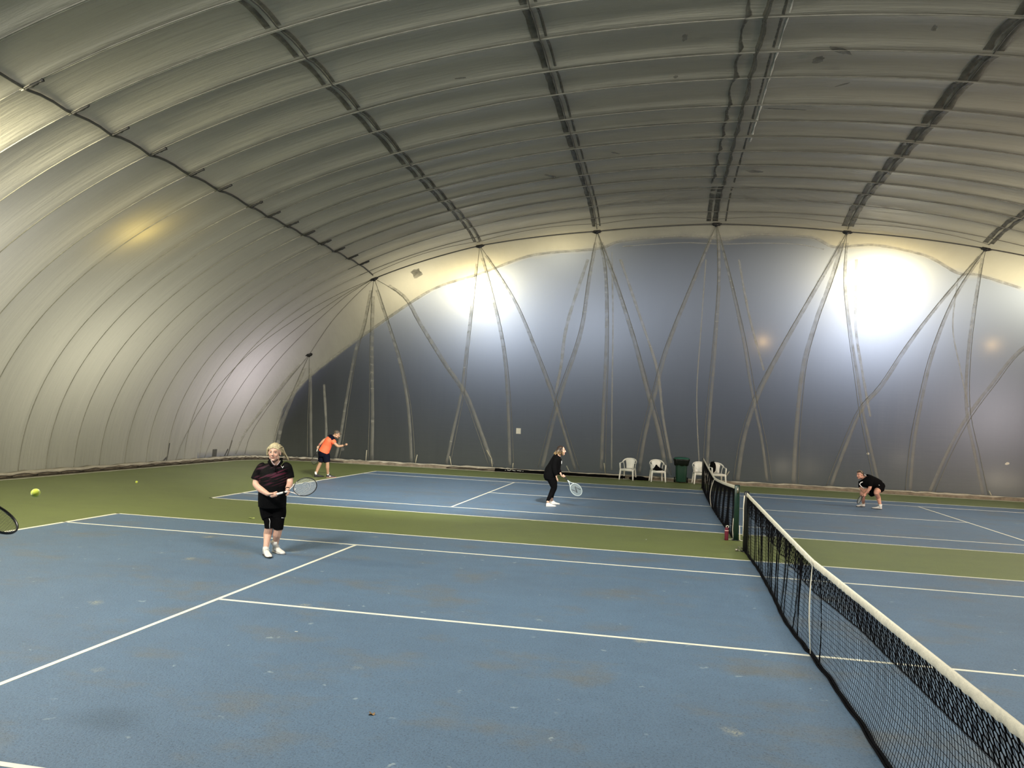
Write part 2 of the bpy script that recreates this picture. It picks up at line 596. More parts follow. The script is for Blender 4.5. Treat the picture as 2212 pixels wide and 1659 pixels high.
def slab(name, x0, x1, y0, y1, z, th, mat, parent=None):
    mb = MB(); mb.box(((x0+x1)/2, (y0+y1)/2, z-th/2), (x1-x0, y1-y0, th))
    return mb.build(name, mat, parent, smooth=False)
floor = slab('floor', -20.5, 20.5, -28.5, 25.5, 0, .2, M_GREEN)
tag(floor, 'green acrylic tennis court surround with blue courts', 'floor', kind='structure')
DY = 14.214
LW = .05
def court(dx, dy):
    slab('blue_court', -11.885+dx, 11.885+dx, -5.485+dy, 5.485+dy, .0025, .0025, M_BLUE, floor)
    def ln(x0, x1, y0, y1):
        slab('court_line', min(x0, x1)+dx, max(x0, x1)+dx, min(y0, y1)+dy, max(y0, y1)+dy, .005, .0045, M_LINE, floor)
    for s in (-1, 1):
        ln(-11.885, 11.885, s*5.485, s*(5.485-LW))
        ln(-11.885, 11.885, s*4.115, s*(4.115-LW))
        ln(s*11.885, s*(11.885-.08), -5.485, 5.485)
        ln(s*6.40, s*(6.40-LW), -4.115+LW, 4.115-LW)
        ln(s*11.885-s*.08, s*(11.885-.18), -LW/2, LW/2)
    ln(-6.35, 6.35, -LW/2, LW/2)
court(0, 0)
court(-.04, DY)
# ------------------------------------------------------------------ seams, cables and clamps on the skin
M_SEAM = simple('seam_tape', (.11, .11, .095), .5, .2, 4)
M_SEAML = veiled('seam_weld_pale', (.50, .49, .42), .72)
M_SEAMW = simple('seam_tape_side', (.25, .245, .20), .45, .2, 4)
M_SEAMHI = simple('seam_highlight_grey', (.46, .45, .40), .22, .25, 2)  # pale tone stands in for the bright highlight along roof seams
M_CABLE = simple('steel_cable', (.045, .045, .04), .45, .2, 9)
M_CABLEG = simple('grey_cable', (.17, .165, .13), .45, .2, 9)
M_CLAMP = simple('black_rubber', (.012, .012, .012), .6, .3, 20)
M_DARKTAPE = veiled('dark_weld_tape', (.09, .09, .075), .45)

def skin_point(x, y, z, off=.015):
    "a point just inside the pillowed skin"
    n = dome_n((x, y, min(max(z, .06), DB-.06)))
    h = pillow(x, y, z)
    return np.array((x, y, z))+n*(off-h)

def ribbon(path, width, off=.012, taper=0.0, jag=0.0, seed=1):
    "flat strip welded to the skin; path = points on the smooth dome surface"
    rnd = random.Random(seed)
    mb = MB()
    P = [np.array(p, float) for p in path]
    vs, fs = [], []
    n = len(P)
    for i, p in enumerate(P):
        t = P[min(i+1, n-1)]-P[max(i-1, 0)]
        t /= np.linalg.norm(t)
        nn = dome_n((p[0], p[1], min(max(p[2], .06), DB-.06)))
        s = np.cross(nn, t); s /= np.linalg.norm(s)
        w = width*(1-taper*(i/(n-1)))/2*(1+jag*(rnd.random()-.5))
        h = pillow(*p)
        for sgn in (-1, 1):
            vs.append(p+nn*(off-h)+s*w*sgn)
        for sgn in (1, -1):
            vs.append(p+nn*(off-.006-h)+s*w*sgn)
    for i in range(n-1):
        a, b = i*4, i*4+4
        fs += [(a, a+1, b+1, b), (a+1, a+2, b+2, b+1), (a+2, a+3, b+3, b+2), (a+3, a, b, b+3)]
    fs += [(0, 3, 2, 1), ((n-1)*4, (n-1)*4+1, (n-1)*4+2, (n-1)*4+3)]
    mb.add(vs, fs)
    return mb

def resample(pts, step):
    P = [np.array(p, float) for p in pts]
    # Catmull-Rom through the points
    out = []
    for i in range(len(P)-1):
        p0, p1, p2, p3 = P[max(i-1, 0)], P[i], P[i+1], P[min(i+2, len(P)-1)]
        n = max(1, int(np.linalg.norm(p2-p1)/step))
        for k in range(n):
            t = k/n
            out.append(.5*((2*p1)+(-p0+p2)*t+(2*p0-5*p1+4*p2-p3)*t*t+(-p0+3*p1-3*p2+p3)*t**3))
    out.append(P[-1])
    return out

def px_path(pts, step=14):
    q = resample([(a, b) for a, b in pts], step)
    return [dome_hit(a, b) for a, b in q]

# panel seams: one line over the whole vault at each y
def seam_arc(y, lo, hi):
    out = []
    for i in range(lo, hi+1):
        th = math.pi*i/132
        x, z = prof(th)
        if y > Y0:
            # on the rounded end the seam keeps its y and follows the skin down
            f = 1.0
            a, b = 0.0, 1.0
            for _ in range(22):
                m = (a+b)/2
                if dome_F((x*m, y, z*m)) < 1: a = m
                else: b = m
            x, z = x*a, z*a
        out.append((x, y, max(z, .02)))
    return out
iL = int(132*0.5)
for y in SEAMS:
    if y < -4.6: continue
    # split where the vault regions meet, x = -12.5 and x = 12.5
    arc = seam_arc(y, 0, 132)
    parts = {'l': [p for p in arc if p[0] <= -12.3], 'c': [p for p in arc if -12.9 <= p[0] <= 12.9], 'r': [p for p in arc if p[0] >= 12.3]}
    for key, par in (('l', wall_left), ('c', ceiling), ('r', wall_right)):
        mb = MB()
        mb.tube([skin_point(*p, off=.008) for p in parts[key]], .011 if key != 'c' else .013, 6)
        mb.build('seam', M_SEAM if key == 'c' else M_SEAMW, par)
        if key == 'c' and y < 18:      # pale glossy tube painting a highlight along the seam's far side
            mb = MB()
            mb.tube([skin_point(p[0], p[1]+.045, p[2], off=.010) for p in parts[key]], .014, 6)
            mb.build('seam_highlight', M_SEAMHI, par)
for y in (18.4, 19.4):
    pass

# arched weld seam on the end wall
ribbon(px_path(ARCH_PX, 9), .11, .012, 0, .3).build('seam', M_SEAML, wall_back)
ribbon(px_path([(1345, 532), (1400, 528), (1480, 524), (1560, 527), (1640, 525), (1720, 527), (1780, 538)], 9), .05).build('seam', M_SEAML, wall_back)

NODES = [(808, 600), (1036, 529), (1290, 498), (1548, 482), (1830, 499), (2130, 535), (2440, 610)]
LOWNODE = (668, 765)

def clamp_mesh(c, r, seed):
    rnd = random.Random(seed)
    mb = MB()
    n = Vector(dome_n(c))
    t = Vector((1, 0, 0)); t = (t-n*n.dot(t)).normalized(); s = n.cross(t)
    R = Matrix((t, s, n)).transposed()
    c = Vector(c)+n*.05
    mb.box(c, (.26*r, .12*r, .05), rot=R)
    mb.box(c+n*.03, (.16*r, .10*r, .05), rot=R@Matrix.Rotation(.5, 3, 'Z'))
    for k in range(5):
        a = rnd.uniform(0, 6.28)
        mb.tube([c, c+t*math.cos(a)*.12*r+s*math.sin(a)*.08*r+n*.03, c+t*math.cos(a)*.2*r+s*math.sin(a)*.05*r-n*.01], .018*r, 6)
    mb.tube([c-t*.16*r, c+t*.16*r], .03, 8)
    mb.tube([c+n*.045-s*.06, c+n*.045+s*.06], .02, 8)
    return mb

def tube_path(path, r, off=.03):
    mb = MB()
    mb.tube([skin_point(*p, off=off) for p in path], r, 6)
    return mb

FANS = [
 (NODES[0], 'fan of thin cables from the black clamp above the person in orange',
  [[(808, 600), (735, 632), (650, 680), (540, 760), (450, 860), (400, 940), (378, 996)],
   [(808, 600), (740, 637), (650, 700), (560, 780), (490, 880), (455, 950), (440, 990)],
   [(808, 600), (745, 640), (660, 715), (590, 790), (530, 880), (500, 950), (490, 986)],
   [(808, 600), (765, 640), (715, 695), (668, 765)],
   [(808, 600), (790, 700), (772, 760), (755, 860), (742, 950), (732, 994)],
   [(808, 600), (803, 640), (799, 760), (798, 900), (795, 994)],
   [(808, 600), (825, 650), (865, 770), (885, 860), (893, 930), (897, 998)],
   [(808, 600), (870, 640), (905, 700), (960, 790), (1000, 850), (1030, 930), (1055, 1003)]]),
 (LOWNODE, 'fan of three cables under the small low clamp by the left corner',
  [[(668, 765), (600, 850), (545, 930), (528, 980)],
   [(668, 765), (630, 850), (600, 920), (587, 982)],
   [(668, 765), (667, 850), (665, 920), (664, 990)]]),
 (NODES[1], 'fan of three cables under the clamp beside the left bright glow',
  [[(1036, 529), (1032, 570), (1025, 640), (1010, 780), (1003, 850), (985, 940), (973, 1002)],
   [(1036, 529), (1062, 620), (1090, 740), (1103, 860), (1110, 1005)],
   [(1036, 529), (1085, 600), (1130, 680), (1198, 850), (1225, 930), (1252, 1015)]]),
 (NODES[2], 'fan of cables under the clamp above the person with the white racket',
  [[(1290, 498), (1270, 600), (1250, 720), (1205, 850), (1180, 940), (1162, 1010)],
   [(1290, 498), (1310, 580), (1315, 720), (1310, 900), (1308, 1018)],
   [(1290, 498), (1330, 600), (1370, 720), (1405, 845), (1430, 930), (1450, 1026)]]),
 (NODES[3], 'fan of three cables under the topmost black clamp, above the far net',
  [[(1548, 482), (1510, 570), (1440, 740), (1408, 850), (1385, 940), (1370, 1022)],
   [(1548, 482), (1550, 600), (1540, 740), (1525, 900), (1517, 1032)],
   [(1548, 482), (1580, 600), (1610, 730), (1632, 850), (1655, 955), (1667, 1040)]]),
 (NODES[4], 'fan of three cables under the clamp beside the right bright glow',
  [[(1830, 499), (1760, 620), (1690, 740), (1632, 850), (1600, 940), (1583, 1038)],
   [(1830, 499), (1800, 600), (1765, 700), (1740, 800), (1728, 940), (1724, 1046)],
   [(1830, 499), (1822, 600), (1830, 700), (1845, 810), (1858, 900), (1890, 1055)]]),
 (NODES[5], 'fan of cables under the rightmost black clamp on the end wall',
  [[(2130, 535), (2030, 650), (1960, 740), (1900, 830), (1853, 885), (1815, 970), (1784, 1050)],
   [(2130, 535), (2060, 640), (2010, 760), (1980, 880), (1965, 960), (1955, 1060)],
   [(2130, 535), (2118, 600), (2098, 750), (2095, 880), (2115, 980), (2135, 1072)]]),
 (NODES[6], 'single cable slanting down the end wall at the right edge',
  [[(2440, 610), (2330, 680), (2212, 755), (2150, 830), (2095, 905), (2055, 980), (2018, 1066)]]),
]
for k, (nd, lab, cables) in enumerate(FANS):
    c = dome_hit(*nd)
    e = empty('cable_fan', c)
    tag(e, lab, 'cable', 'cable fans of the end wall')
    if nd[0] < 2300:
        clamp_mesh(c, .95 if nd != LOWNODE else .8, k).build('clamp', M_CLAMP, e)
    for j, cab in enumerate(cables):
        path = px_path(cab, 16)
        tube_path(path, .010).build('cable', M_CABLEG, e)
        if not (k == 0 and j < 4):
            # pale weld strip that runs beside each cable on the skin
            rr = random.Random(k*10+j)
            side = rr.choice((-1, 1))
            w = rr.uniform(.10, .16)
            sh = [np.array((p[0]+side*(.02+.16*i/len(path)), p[1], p[2])) for i, p in enumerate(path)]
            sh2 = []
            for p in sh:
                a, b = .8, 1.2
                q = np.array((p[0], p[1]-10, p[2]))
                lo, hi = 0., 1.5
                for _ in range(20):
                    m = (lo+hi)/2
                    pp = np.array((p[0], 10+(p[1]-10)*m, p[2]))
                    if dome_F(pp) < 1: lo = m
                    else: hi = m
                sh2.append(np.array((p[0], 10+(p[1]-10)*lo, p[2])))
            ribbon(sh2[2:], w, .005, 0, .15, k*7+j).build('seam', M_SEAML, wall_back)

# extra pale vertical weld strips seen on the end wall
for pts, w in [([(1322, 545), (1324, 700), (1322, 860), (1321, 1015)], .06), ([(1525, 560), (1515, 700), (1505, 860), (1512, 1030)], .05),
               ([(2070, 600), (2058, 705), (2075, 800), (2092, 880)], .05), ([(1850, 560), (1848, 700), (1862, 800), (1880, 900)], .09),
               ([(1270, 560), (1225, 700), (1212, 790), (1200, 850)], .12), ([(1340, 560), (1388, 700), (1420, 800), (1432, 900), (1450, 1000)], .10),
               ([(1596, 560), (1618, 680), (1650, 800)], .08), ([(700, 830), (705, 930), (702, 985)], .10)]:
    ribbon(px_path(pts, 14), w, .008, 0, .3, int(pts[0][0])).build('seam', M_SEAML, wall_back)

# chain cable that links the clamps across the top of the end wall
pth = []
for i in range(len(NODES)-1):
    a, b = dome_hit(*NODES[i]), dome_hit(*NODES[i+1])
    for s in range(12):
        t = s/12
        p = a*(1-t)+b*t
        lo, hi = .9, 1.15
        for _ in range(18):
            m = (lo+hi)/2
            if dome_F((p[0]*m, p[1], p[2]*m)) < 1: lo = m
            else: hi = m
        pth.append(np.array((p[0]*lo, p[1]+.03*math.sin(math.pi*t), p[2]*lo)))
o = tube_path(pth, .022, .035).build('rim_cable', M_CABLE)
tag(o, 'black rim cable linking the clamps along the top of the end wall', 'cable')
for x0, x1, yy_ in ((-12.5, -8.5, 19.75), (-8.5, -4.1, 19.8), (-4.1, .1, 19.85), (.1, 4.45, 19.85), (4.45, 8.8, 19.8)):
    q = []
    for s in range(13):
        x = x0+(x1-x0)*s/12
        y = yy_-.16*math.sin(math.pi*s/12)
        lo, hi = 4, 9.79
        for _ in range(22):
            m = (lo+hi)/2
            if dome_F((x, y, m)) < 1: lo = m
            else: hi = m
        q.append((x, y, lo))
    tube_path(q, .008, .012).build('seam', M_SEAM, ceiling)

# long roof cables running towards the viewer, each with the dark weld bands beside it
def roof_line(x, dx=0., y0=-6, y1=20.05, step=.3):
    out = []
    y = y0
    while y <= y1:
        xx = x+dx
        lo, hi = 2, 9.79
        for _ in range(20):
            m = (lo+hi)/2
            if dome_F((xx, y, m)) < 1: lo = m
            else: hi = m
        out.append((xx, y, lo)); y += step
    return out
ROOF = [(-12.5, 'black roof cable with rope ties, nearest the left side of the dome'),
        (-8.4, 'thin roof cable running up from the clamp above the left bright glow'),
        (-4.12, 'thin roof cable running up from the clamp above the person in loose black'),
        (.09, 'roof cable running up from the topmost clamp, beside a shiny strip'),
        (4.45, 'dark banded roof cable running up from the clamp by the right bright glow'),
        (8.75, 'short visible piece of roof cable at the right edge of the picture')]
for k, (x, lab) in enumerate(ROOF):
    y1 = dome_hit(*NODES[k])[1]
    pts = roof_line(x, 0, -6, y1)
    e = empty('roof_cable', pts[len(pts)//2])
    tag(e, lab, 'cable', 'long cables of the roof')
    tube_path(pts, .028 if k == 0 else .012, .03).build('cable', M_CABLE, e)
    if k == 0:
        for s in SEAMS[6:-1]:
            c = None
            th0 = [t for t in (math.pi*i/400 for i in range(400)) if prof(t)[0] > -12.55][0]
            q = [(prof(th0+.006*j)[0], s, prof(th0+.006*j)[1]) for j in range(0, 5)]
            mb = MB()
            rr = random.Random(int(s*10))
            P = [skin_point(*p, off=.045) for p in resample(q, .04)]
            mb.tube(P, [.016+.024*rr.random() for _ in P], 6)
            mb.build('rope_tie', M_CLAMP, e)
        for d in (.0,):
            pts2 = [(p[0]+.35+.25*math.sin(p[1]*2.7), p[1], p[2]+.11) for p in pts]
    else:
        bands = {1: [(-.16, .10), (.05, .07)], 2: [(-.10, .13), (.12, .05)], 3: [(-.28, .15), (-.06, .18), (.3, .05)], 4: [(-.14, .16), (.06, .18)], 5: [(-.13, .14), (.06, .12)]}[k]
        for d, w in bands:
            ribbon([p for p in roof_line(x, d, -6, y1-.1, .22)], w, .010, 0, .35, k).build('weld_band', M_DARKTAPE, ceiling)
M_FOIL = simple('shiny_strip', (.50, .50, .46), .35, .2, 8)
seg = roof_line(.5, 0, 3.4, 13.6, .25)
ribbon(seg, .034, .016, 0, 1.5, 5).build('shiny_strip', M_FOIL, ceiling)

# small repairs and dark marks on the skin
def skin_patch(px, w, h, mat, name, parent, rot=0.0, jag=0.0, seed=3):
    c = dome_hit(*px)
    n = Vector(dome_n(c))
    upv = Vector((0, 0, 1)); s = upv.cross(n).normalized(); t = n.cross(s).normalized()
    rnd = random.Random(seed)
    vs = []
    N = 4 if not jag else 14
    for k in range(N):
        a = 2*math.pi*k/N+math.pi/4
        r = (1.414 if N == 4 else 1)*(1+jag*(rnd.random()-.5))
        x, y = math.cos(a)*r*w/2, math.sin(a)*r*h/2
        x, y = x*math.cos(rot)-y*math.sin(rot), x*math.sin(rot)+y*math.cos(rot)
        vs.append(Vector(c)+s*x+t*y+n*.012)
    back_ = [v-n*.008 for v in vs]
    mb = MB(); mb.add(vs+back_, [tuple(range(N)), tuple(range(2*N-1, N-1, -1))]+[(k, N+k, N+(k+1) % N, (k+1) % N) for k in range(N)])
    return mb.build(name, mat, parent, smooth=False)
M_PATCHW = simple('white_patch', (.62, .60, .52), .6, .05, 9)
M_PATCHD = simple('dark_patch', (.09, .09, .085), .7, .15, 9)
skin_patch((1120, 931), .19, .23, M_PATCHW, 'patch', wall_back)
skin_patch((2176, 1001), .16, .10, M_PATCHW, 'patch', wall_back, .2, .5, 4)
skin_patch((1875, 980), .10, .08, M_PATCHW, 'patch', wall_back, .2, .4, 5)
skin_patch((463, 979), .30, .32, M_PATCHD, 'patch', wall_left)
skin_patch((740, 970), .14, .16, M_PATCHD, 'patch', wall_back, .1, .4, 6)
for a, b in (((366, 957), (359, 996)), ((362, 985), (350, 998)), ((501, 951), (489, 990)), ((492, 970), (481, 991))):
    ribbon([dome_hit(a[0]*(1-t)+b[0]*t, a[1]*(1-t)+b[1]*t) for t in (0, .33, .66, 1)], .06, .012).build('patch', M_PATCHD, wall_left)  # thin slanting dark strips
# cloudy grey smudges left on the roof sheets
M_SMUDGE = veiled('mould_smudge', (.07, .07, .06), .62)
for k, (px, w, h) in enumerate([((1480, 80), .30, .10), ((2018, 60), .25, .10), ((1460, 165), .12, .10), ((1190, 380), .45, .12), ((1330, 330), .30, .08), ((1815, 108), .5, .16), ((1768, 128), .2, .3), ((995, 168), .25, .06), ((1700, 235), .9, .05), ((1630, 370), .5, .22), ((900, 590), .6, .4), ((1820, 182), .3, .05)]):
    skin_patch(px, w, h, M_SMUDGE, 'smudge', ceiling if px[1] < 480 else wall_back, .2*k, .5, 30+k)

# warm street lights outside, glowing through the end wall
for px, en in (((1648, 738), 26), ((2143, 745), 22), ((1690, 1008), 10), ((1752, 1010), 5), ((1945, 990), 6), ((2150, 1035), 14), ((2190, 1040), 9)):
    c = dome_hit(*px); n = dome_n(c)
    lamp('street_light', 'POINT', tuple(c-n*(.28 if px[1] < 900 else .45)), en*.45, (1.0, .55, .16) if px[1] < 900 else (1.0, .75, .45), shadow_soft_size=.08)

# ------------------------------------------------------------------ base of the skin: beam, cable loops, kerb
M_BEAM = simple('weathered_timber', (.20, .165, .12), .85, .35, 5, .5, bscale=25)
M_SKIRT = simple('skin_skirt', (.42, .39, .31), .7, .2, 4, .4, bscale=15)
M_LOOP = simple('tie_cord', (.05, .042, .032), .8, .3, 10)
def base_outline(off, n=200):
    "plan outline of the dome at the ground from the left rim round the end to the right rim"
    pts = []
    y = -6.0
    while y < Y0:
        pts.append((-DA+off, y)); y += .35
    k = 7.97
    for j in range(n+1):
        ph = math.pi*j/n
        c, s = math.cos(ph), math.sin(ph)
        pts.append((-(DA-off)*math.copysign(abs(c)**(2/k), c), Y0+(YE-off)*abs(s)**(2/k)))
    return pts
def strip_prism(name, off, w, z0, z1, mat, label, jz=0.0, jw=0.0, seed=1, upto=14.5):
    rnd = random.Random(seed)
    pts = [p for p in resample([(a, b, 0) for a, b in base_outline(off)], .25)]
    pts = [p for p in pts if not (p[0] > upto)]
    vs, fs = [], []
    for i, p in enumerate(pts):
        t = pts[min(i+1, len(pts)-1)]-pts[max(i-1, 0)]
        t = t/(np.linalg.norm(t)+1e-9)
        nrm = np.array((t[1], -t[0], 0))
        jj = jz*(rnd.random()-.5); ww = w*(1+jw*(rnd.random()-.5))
        a, b = p-nrm*.0, p+nrm*ww
        vs += [(a[0], a[1], z0), (a[0], a[1], z1+jj), (b[0], b[1], z1+jj*.5), (b[0], b[1], z0)]
    for i in range(len(pts)-1):
        a, b = i*4, i*4+4
        fs += [(a, a+1, b+1, b), (a+1, a+2, b+2, b+1), (a+2, a+3, b+3, b+2)]
    mb = MB(); mb.add(vs, fs)
    o = mb.build(name, mat)
    tag(o, label, 'trim', kind='structure')
    return o
strip_prism('trim_1', .40, .12, .0, .10, M_BEAM, 'weathered ground beam along the foot of the dome', .05, .5, 2)
strip_prism('trim_2', .10, .30, .0, .135, M_SKIRT, 'pale skirt of the skin lying on the ground beam', .05, .15, 3)
strip_prism('trim_3', .62, .14, -.02, .006, M_KERB, 'pale concrete strip between beam and green floor', 0, .35, 4)
loops = MB()
rnd = random.Random(8)
pl = [p for p in resample([(a, b, 0) for a, b in base_outline(.56)], .12) if p[0] < -17.5 or rnd.random() < .35]
i = 0
while i < len(pl)-9:
    if pl[i][0] > 14: break
    seg_ = pl[i:i+7]
    if np.linalg.norm(seg_[0]-seg_[-1]) < 2:
        loops.tube([(p[0]+.02*rnd.random(), p[1], .045+.055*math.sin(math.pi*j/6)*rnd.uniform(.7, 1.2)) for j, p in enumerate(seg_)], .012, 5)
        loops.tube([(p[0], p[1], .03+.01*rnd.random()) for j, p in enumerate(seg_)], .012, 5)
    i += 5
lo_ = loops.build('trim_4', M_LOOP)
tag(lo_, 'dark cord loops tying the skin to the ground beam', 'trim', kind='structure')
# short pale straps that stand up from the beam at the foot of the end wall
M_STRAP = simple('pale_strap', (.42, .40, .30), .7, .1, 10)
for k, (a, b) in enumerate([((793, 972), (791, 1000)), ((902, 982), (898, 1002)), ((1052, 972), (1062, 990)), ((1224, 1006), (1231, 1020)), ((1305, 1000), (1308, 1022)), ((1575, 1018), (1566, 1032)), ((1062, 990), (1064, 1008)), ((972, 985), (976, 1006)), ((1109, 1000), (1108, 1012)), ((2135, 1060), (2142, 1075))]):
    p0, p1 = dome_hit(*a), dome_hit(*b)
    n = dome_n(p0)
    mb = MB(); mb.tube([p0+n*.05, (p0+p1)/2+n*.07, p1+n*.05], .02, 6)
    mb.build('strap', M_STRAP, wall_back)
# ------------------------------------------------------------------ tennis nets
M_NET = simple('net_twine', (.003, .003, .0045), .85, .2, 60, spec=.1)
M_BAND = simple('net_canvas', (.78, .74, .62), .75, .08, 18, .5, bscale=50)
M_STRAPW = simple('centre_strap', (.80, .76, .64), .7, .05, 20)
M_POST = simple('dark_green_post', (.008, .032, .022), .35, .15, 12)
M_POSTB = simple('black_post', (.010, .012, .012), .4, .15, 12)
M_METAL = simple('worn_steel', (.35, .33, .28), .4, .2, 30, metal=.8)

def net(dx, dy, ylo, yhi, wave, htop, name_lab, cell, near):
    e = empty('tennis_net', (dx, dy, 0))
    tag(e, name_lab, 'net')
    H = htop
    def X(y, t):
        "sideways drift of the mesh; t = 0 at the band, 1 at the ground"
        return dx+wave(y, t)
    # twine grid: verticals and horizontals as crossed flat strands
    mb = MB(); thick = MB()
    ny = int((yhi-ylo)/cell)
    rows_ = int((.94-.06)/cell)
    def pt(y, t):
        top = H(y)-.055
        return Vector((X(y, t), dy+y, top*(1-t)+.012*t))
    r = .0019 if near else .0034
    sub = max(1, int(round(.09/cell)))
    # verticals
    for i in range(ny+1):
        y = ylo+(yhi-ylo)*i/ny
        n = 14
        mb.tube([pt(y, k/n) for k in range(n+1)], r, 3, False)
    ndouble = 5 if near else 4
    for j in range(rows_+1):
        t = j/rows_
        if near and t*.92 < .25: continue
        n = ny
        rr = r
        mb.tube([pt(ylo+(yhi-ylo)*k/n, t) for k in range(n+1)], rr, 3, False)
    if near:
        # braided double mesh under the band: rows of rounded holes, neighbouring strands touch by turns
        cw, hh, R = .033, .044, 6
        nn = int((yhi-ylo)/cw); ch = hh
        for i in range(nn+1):
            y = ylo+cw*i
            m = R*6
            pts = []
            for k in range(m+1):
                z = k/m*R*hh
                ph = math.pi*z/hh
                sq = math.tanh(3.6*math.sin(ph+.001))
                pts.append(pt(y+(.0140 if i % 2 else -.0140)*sq, z/.92))
            thick.tube(pts, .0034, 4, False)
        thick.tube([pt(ylo+(yhi-ylo)*k/nn, R*ch/.92) for k in range(nn+1)], .006, 4, False)
        thick.build('double_mesh', M_NET, e)
    else:
        for j in range(ndouble):
            t = (j+.5)/rows_
            mb.tube([pt(ylo+(yhi-ylo)*k/ny, t) for k in range(ny+1)], r*1.3, 3, False)
    # a few gathered folds where strands bunch together
    rnd = random.Random(5)
    if near:
        for y in (5.65, 5.1, 4.65, 4.3, 4.0, 3.55, 3.1, 2.85, 2.5, 2.2, 1.75, 1.45, .95, .62, -.28):
            n = 14
            for q in range(5):
                o_ = rnd.uniform(-.03, .03)
                mb.tube([pt(y+o_*(1-.6*math.sin(math.pi*k/n))+.06*(k/n)*math.sin(y*5), k/n)+Vector((rnd.uniform(-.004, .004), 0, 0)) for k in range(n+1)], r*1.5, 3, False)
    mb.build('mesh', M_NET, e)
    # bottom hem
    hem = MB()
    n = 160
    for q in range(3):
        hem.tube([Vector((X(ylo+(yhi-ylo)*k/n, 1)+.012*q-.012, dy+ylo+(yhi-ylo)*k/n, .014+.02*(q == 1)+.006*math.sin(k*.9+q))) for k in range(n+1)], .011, 5)
    hem.build('hem', M_NET, e)
    # white head band, folded canvas with creases
    bd = MB()
    n = int((yhi-ylo)/.02)
    prof_ = [(-.010, -.058), (-.012, -.030), (-.009, -.004), (0, .004), (.009, -.004), (.012, -.030), (.010, -.058), (.004, -.062), (-.004, -.062)]
    vs, fs = [], []
    for k in range(n+1):
        y = ylo+(yhi-ylo)*k/n
        top = H(y)
        wv = noise.noise(Vector((y*14, 1.3, 0)))*.010+noise.noise(Vector((y*38, 7.3, 0)))*.009
        for m_, (px_, pz_) in enumerate(prof_):
            low = (-pz_/.06)
            jag = noise.noise(Vector((y*22, 3.1, 0)))*.008*low
            vs.append((dx+px_*(1+wv*30)+wave(y, 0)+wv*low*.9, dy+y, top+pz_+jag))
    q = len(prof_)
    for k in range(n):
        for m_ in range(q):
            m2 = (m_+1) % q
            fs.append((k*q+m_, k*q+m2, (k+1)*q+m2, (k+1)*q+m_))
    fs.append(tuple(range(q))); fs.append(tuple(range(n*q, n*q+q))[::-1])
    bd.add(vs, fs)
    bd.build('head_band', M_BAND, e)
    return e, pt

def h_near(y):
    # measured: 1.04 at the far post, 0.925 at the strap, rising again to the near side
    return .925+.125*(abs(y)/6.4)**1.1 if y > 0 else .925+.125*(abs(y)/6.4)**.9
def w_near(y, t):
    s = 0
    if y > .1:
        f = min(1, (y-.1))
        s += -.055*math.exp(-((y-1.3)/1.1)**2)*t**1.5+.022*math.exp(-((y-4.6)/1.0)**2)*t
        s += .030*math.sin(y*7.3+1.0)*t*(1-t)*2*f+.012*math.sin(y*17)*t*(1-t)*3*f
    else:
        f = min(1, (-y)/1.5) if y < 0 else 0
        s += .10*math.sin(math.pi*t)*f+.006*math.sin(y*6)*t+.03*t**3*f
    s += .008*math.sin(y*29)*t*(1-t)
    return s
net_near, pt_near = net(0, 0, -6.35, 6.33, w_near, h_near, 'near tennis net crossing the blue court to the lower right, white band, black mesh', .044, True)
# centre strap
mb = MB()
n = 16
vs, fs = [], []
for k in range(n+1):
    t = k/n
    w = .006+.026*math.sin(math.pi*min(1, t*1.0))**1.0
    c = pt_near(0, t)
    bow = -.035*math.sin(math.pi*t)
    z = .925*(1-t)+.02*t
    vs += [(c.x-.016+bow*.6, -w-.004, z), (c.x-.016+bow*.6, w-.004, z), (c.x-.012+bow*.6, w-.004, z), (c.x-.012+bow*.6, -w-.004, z)]
for k in range(n):
    a, b = k*4, k*4+4
    fs += [(a, a+1, b+1, b), (a+1, a+2, b+2, b+1), (a+2, a+3, b+3, b+2), (a+3, a, b, b+3)]
mb.add(vs, fs)
mb.build('centre_strap', M_STRAPW, net_near)
mb = MB(); mb.box((-.015, 0, .915), (.012, .05, .05)); mb.build('centre_strap', M_STRAPW, net_near)

def net_far_h(y): return .80+.26*(abs(y)/6.4)**1.25
def net_far_w(y, t):
    return -.02-.10*math.sin(math.pi*.5*t)*math.cos(y/6.4*1.5)*.7+.03*math.sin(y*5.2)*t*(1-t)*2+.03*math.sin(y*11)*t*(1-t)+.004*math.sin(y*13)*t
net_far, pt_far = net(-.04, DY, -6.3, 6.4, net_far_w, net_far_h, 'far tennis net with a sagging white band, behind the near net', .048, False)
mb = MB()
pts = [pt_far(0, k/12)+Vector((-.02-.05*math.sin(math.pi*k/12), -.3+.3*(1-k/12), 0)) for k in range(13)]
mb.tube(pts, [(.006, .03)]*13, 8, up=(1, 0, 0)); mb.build('centre_strap', M_STRAPW, net_far)

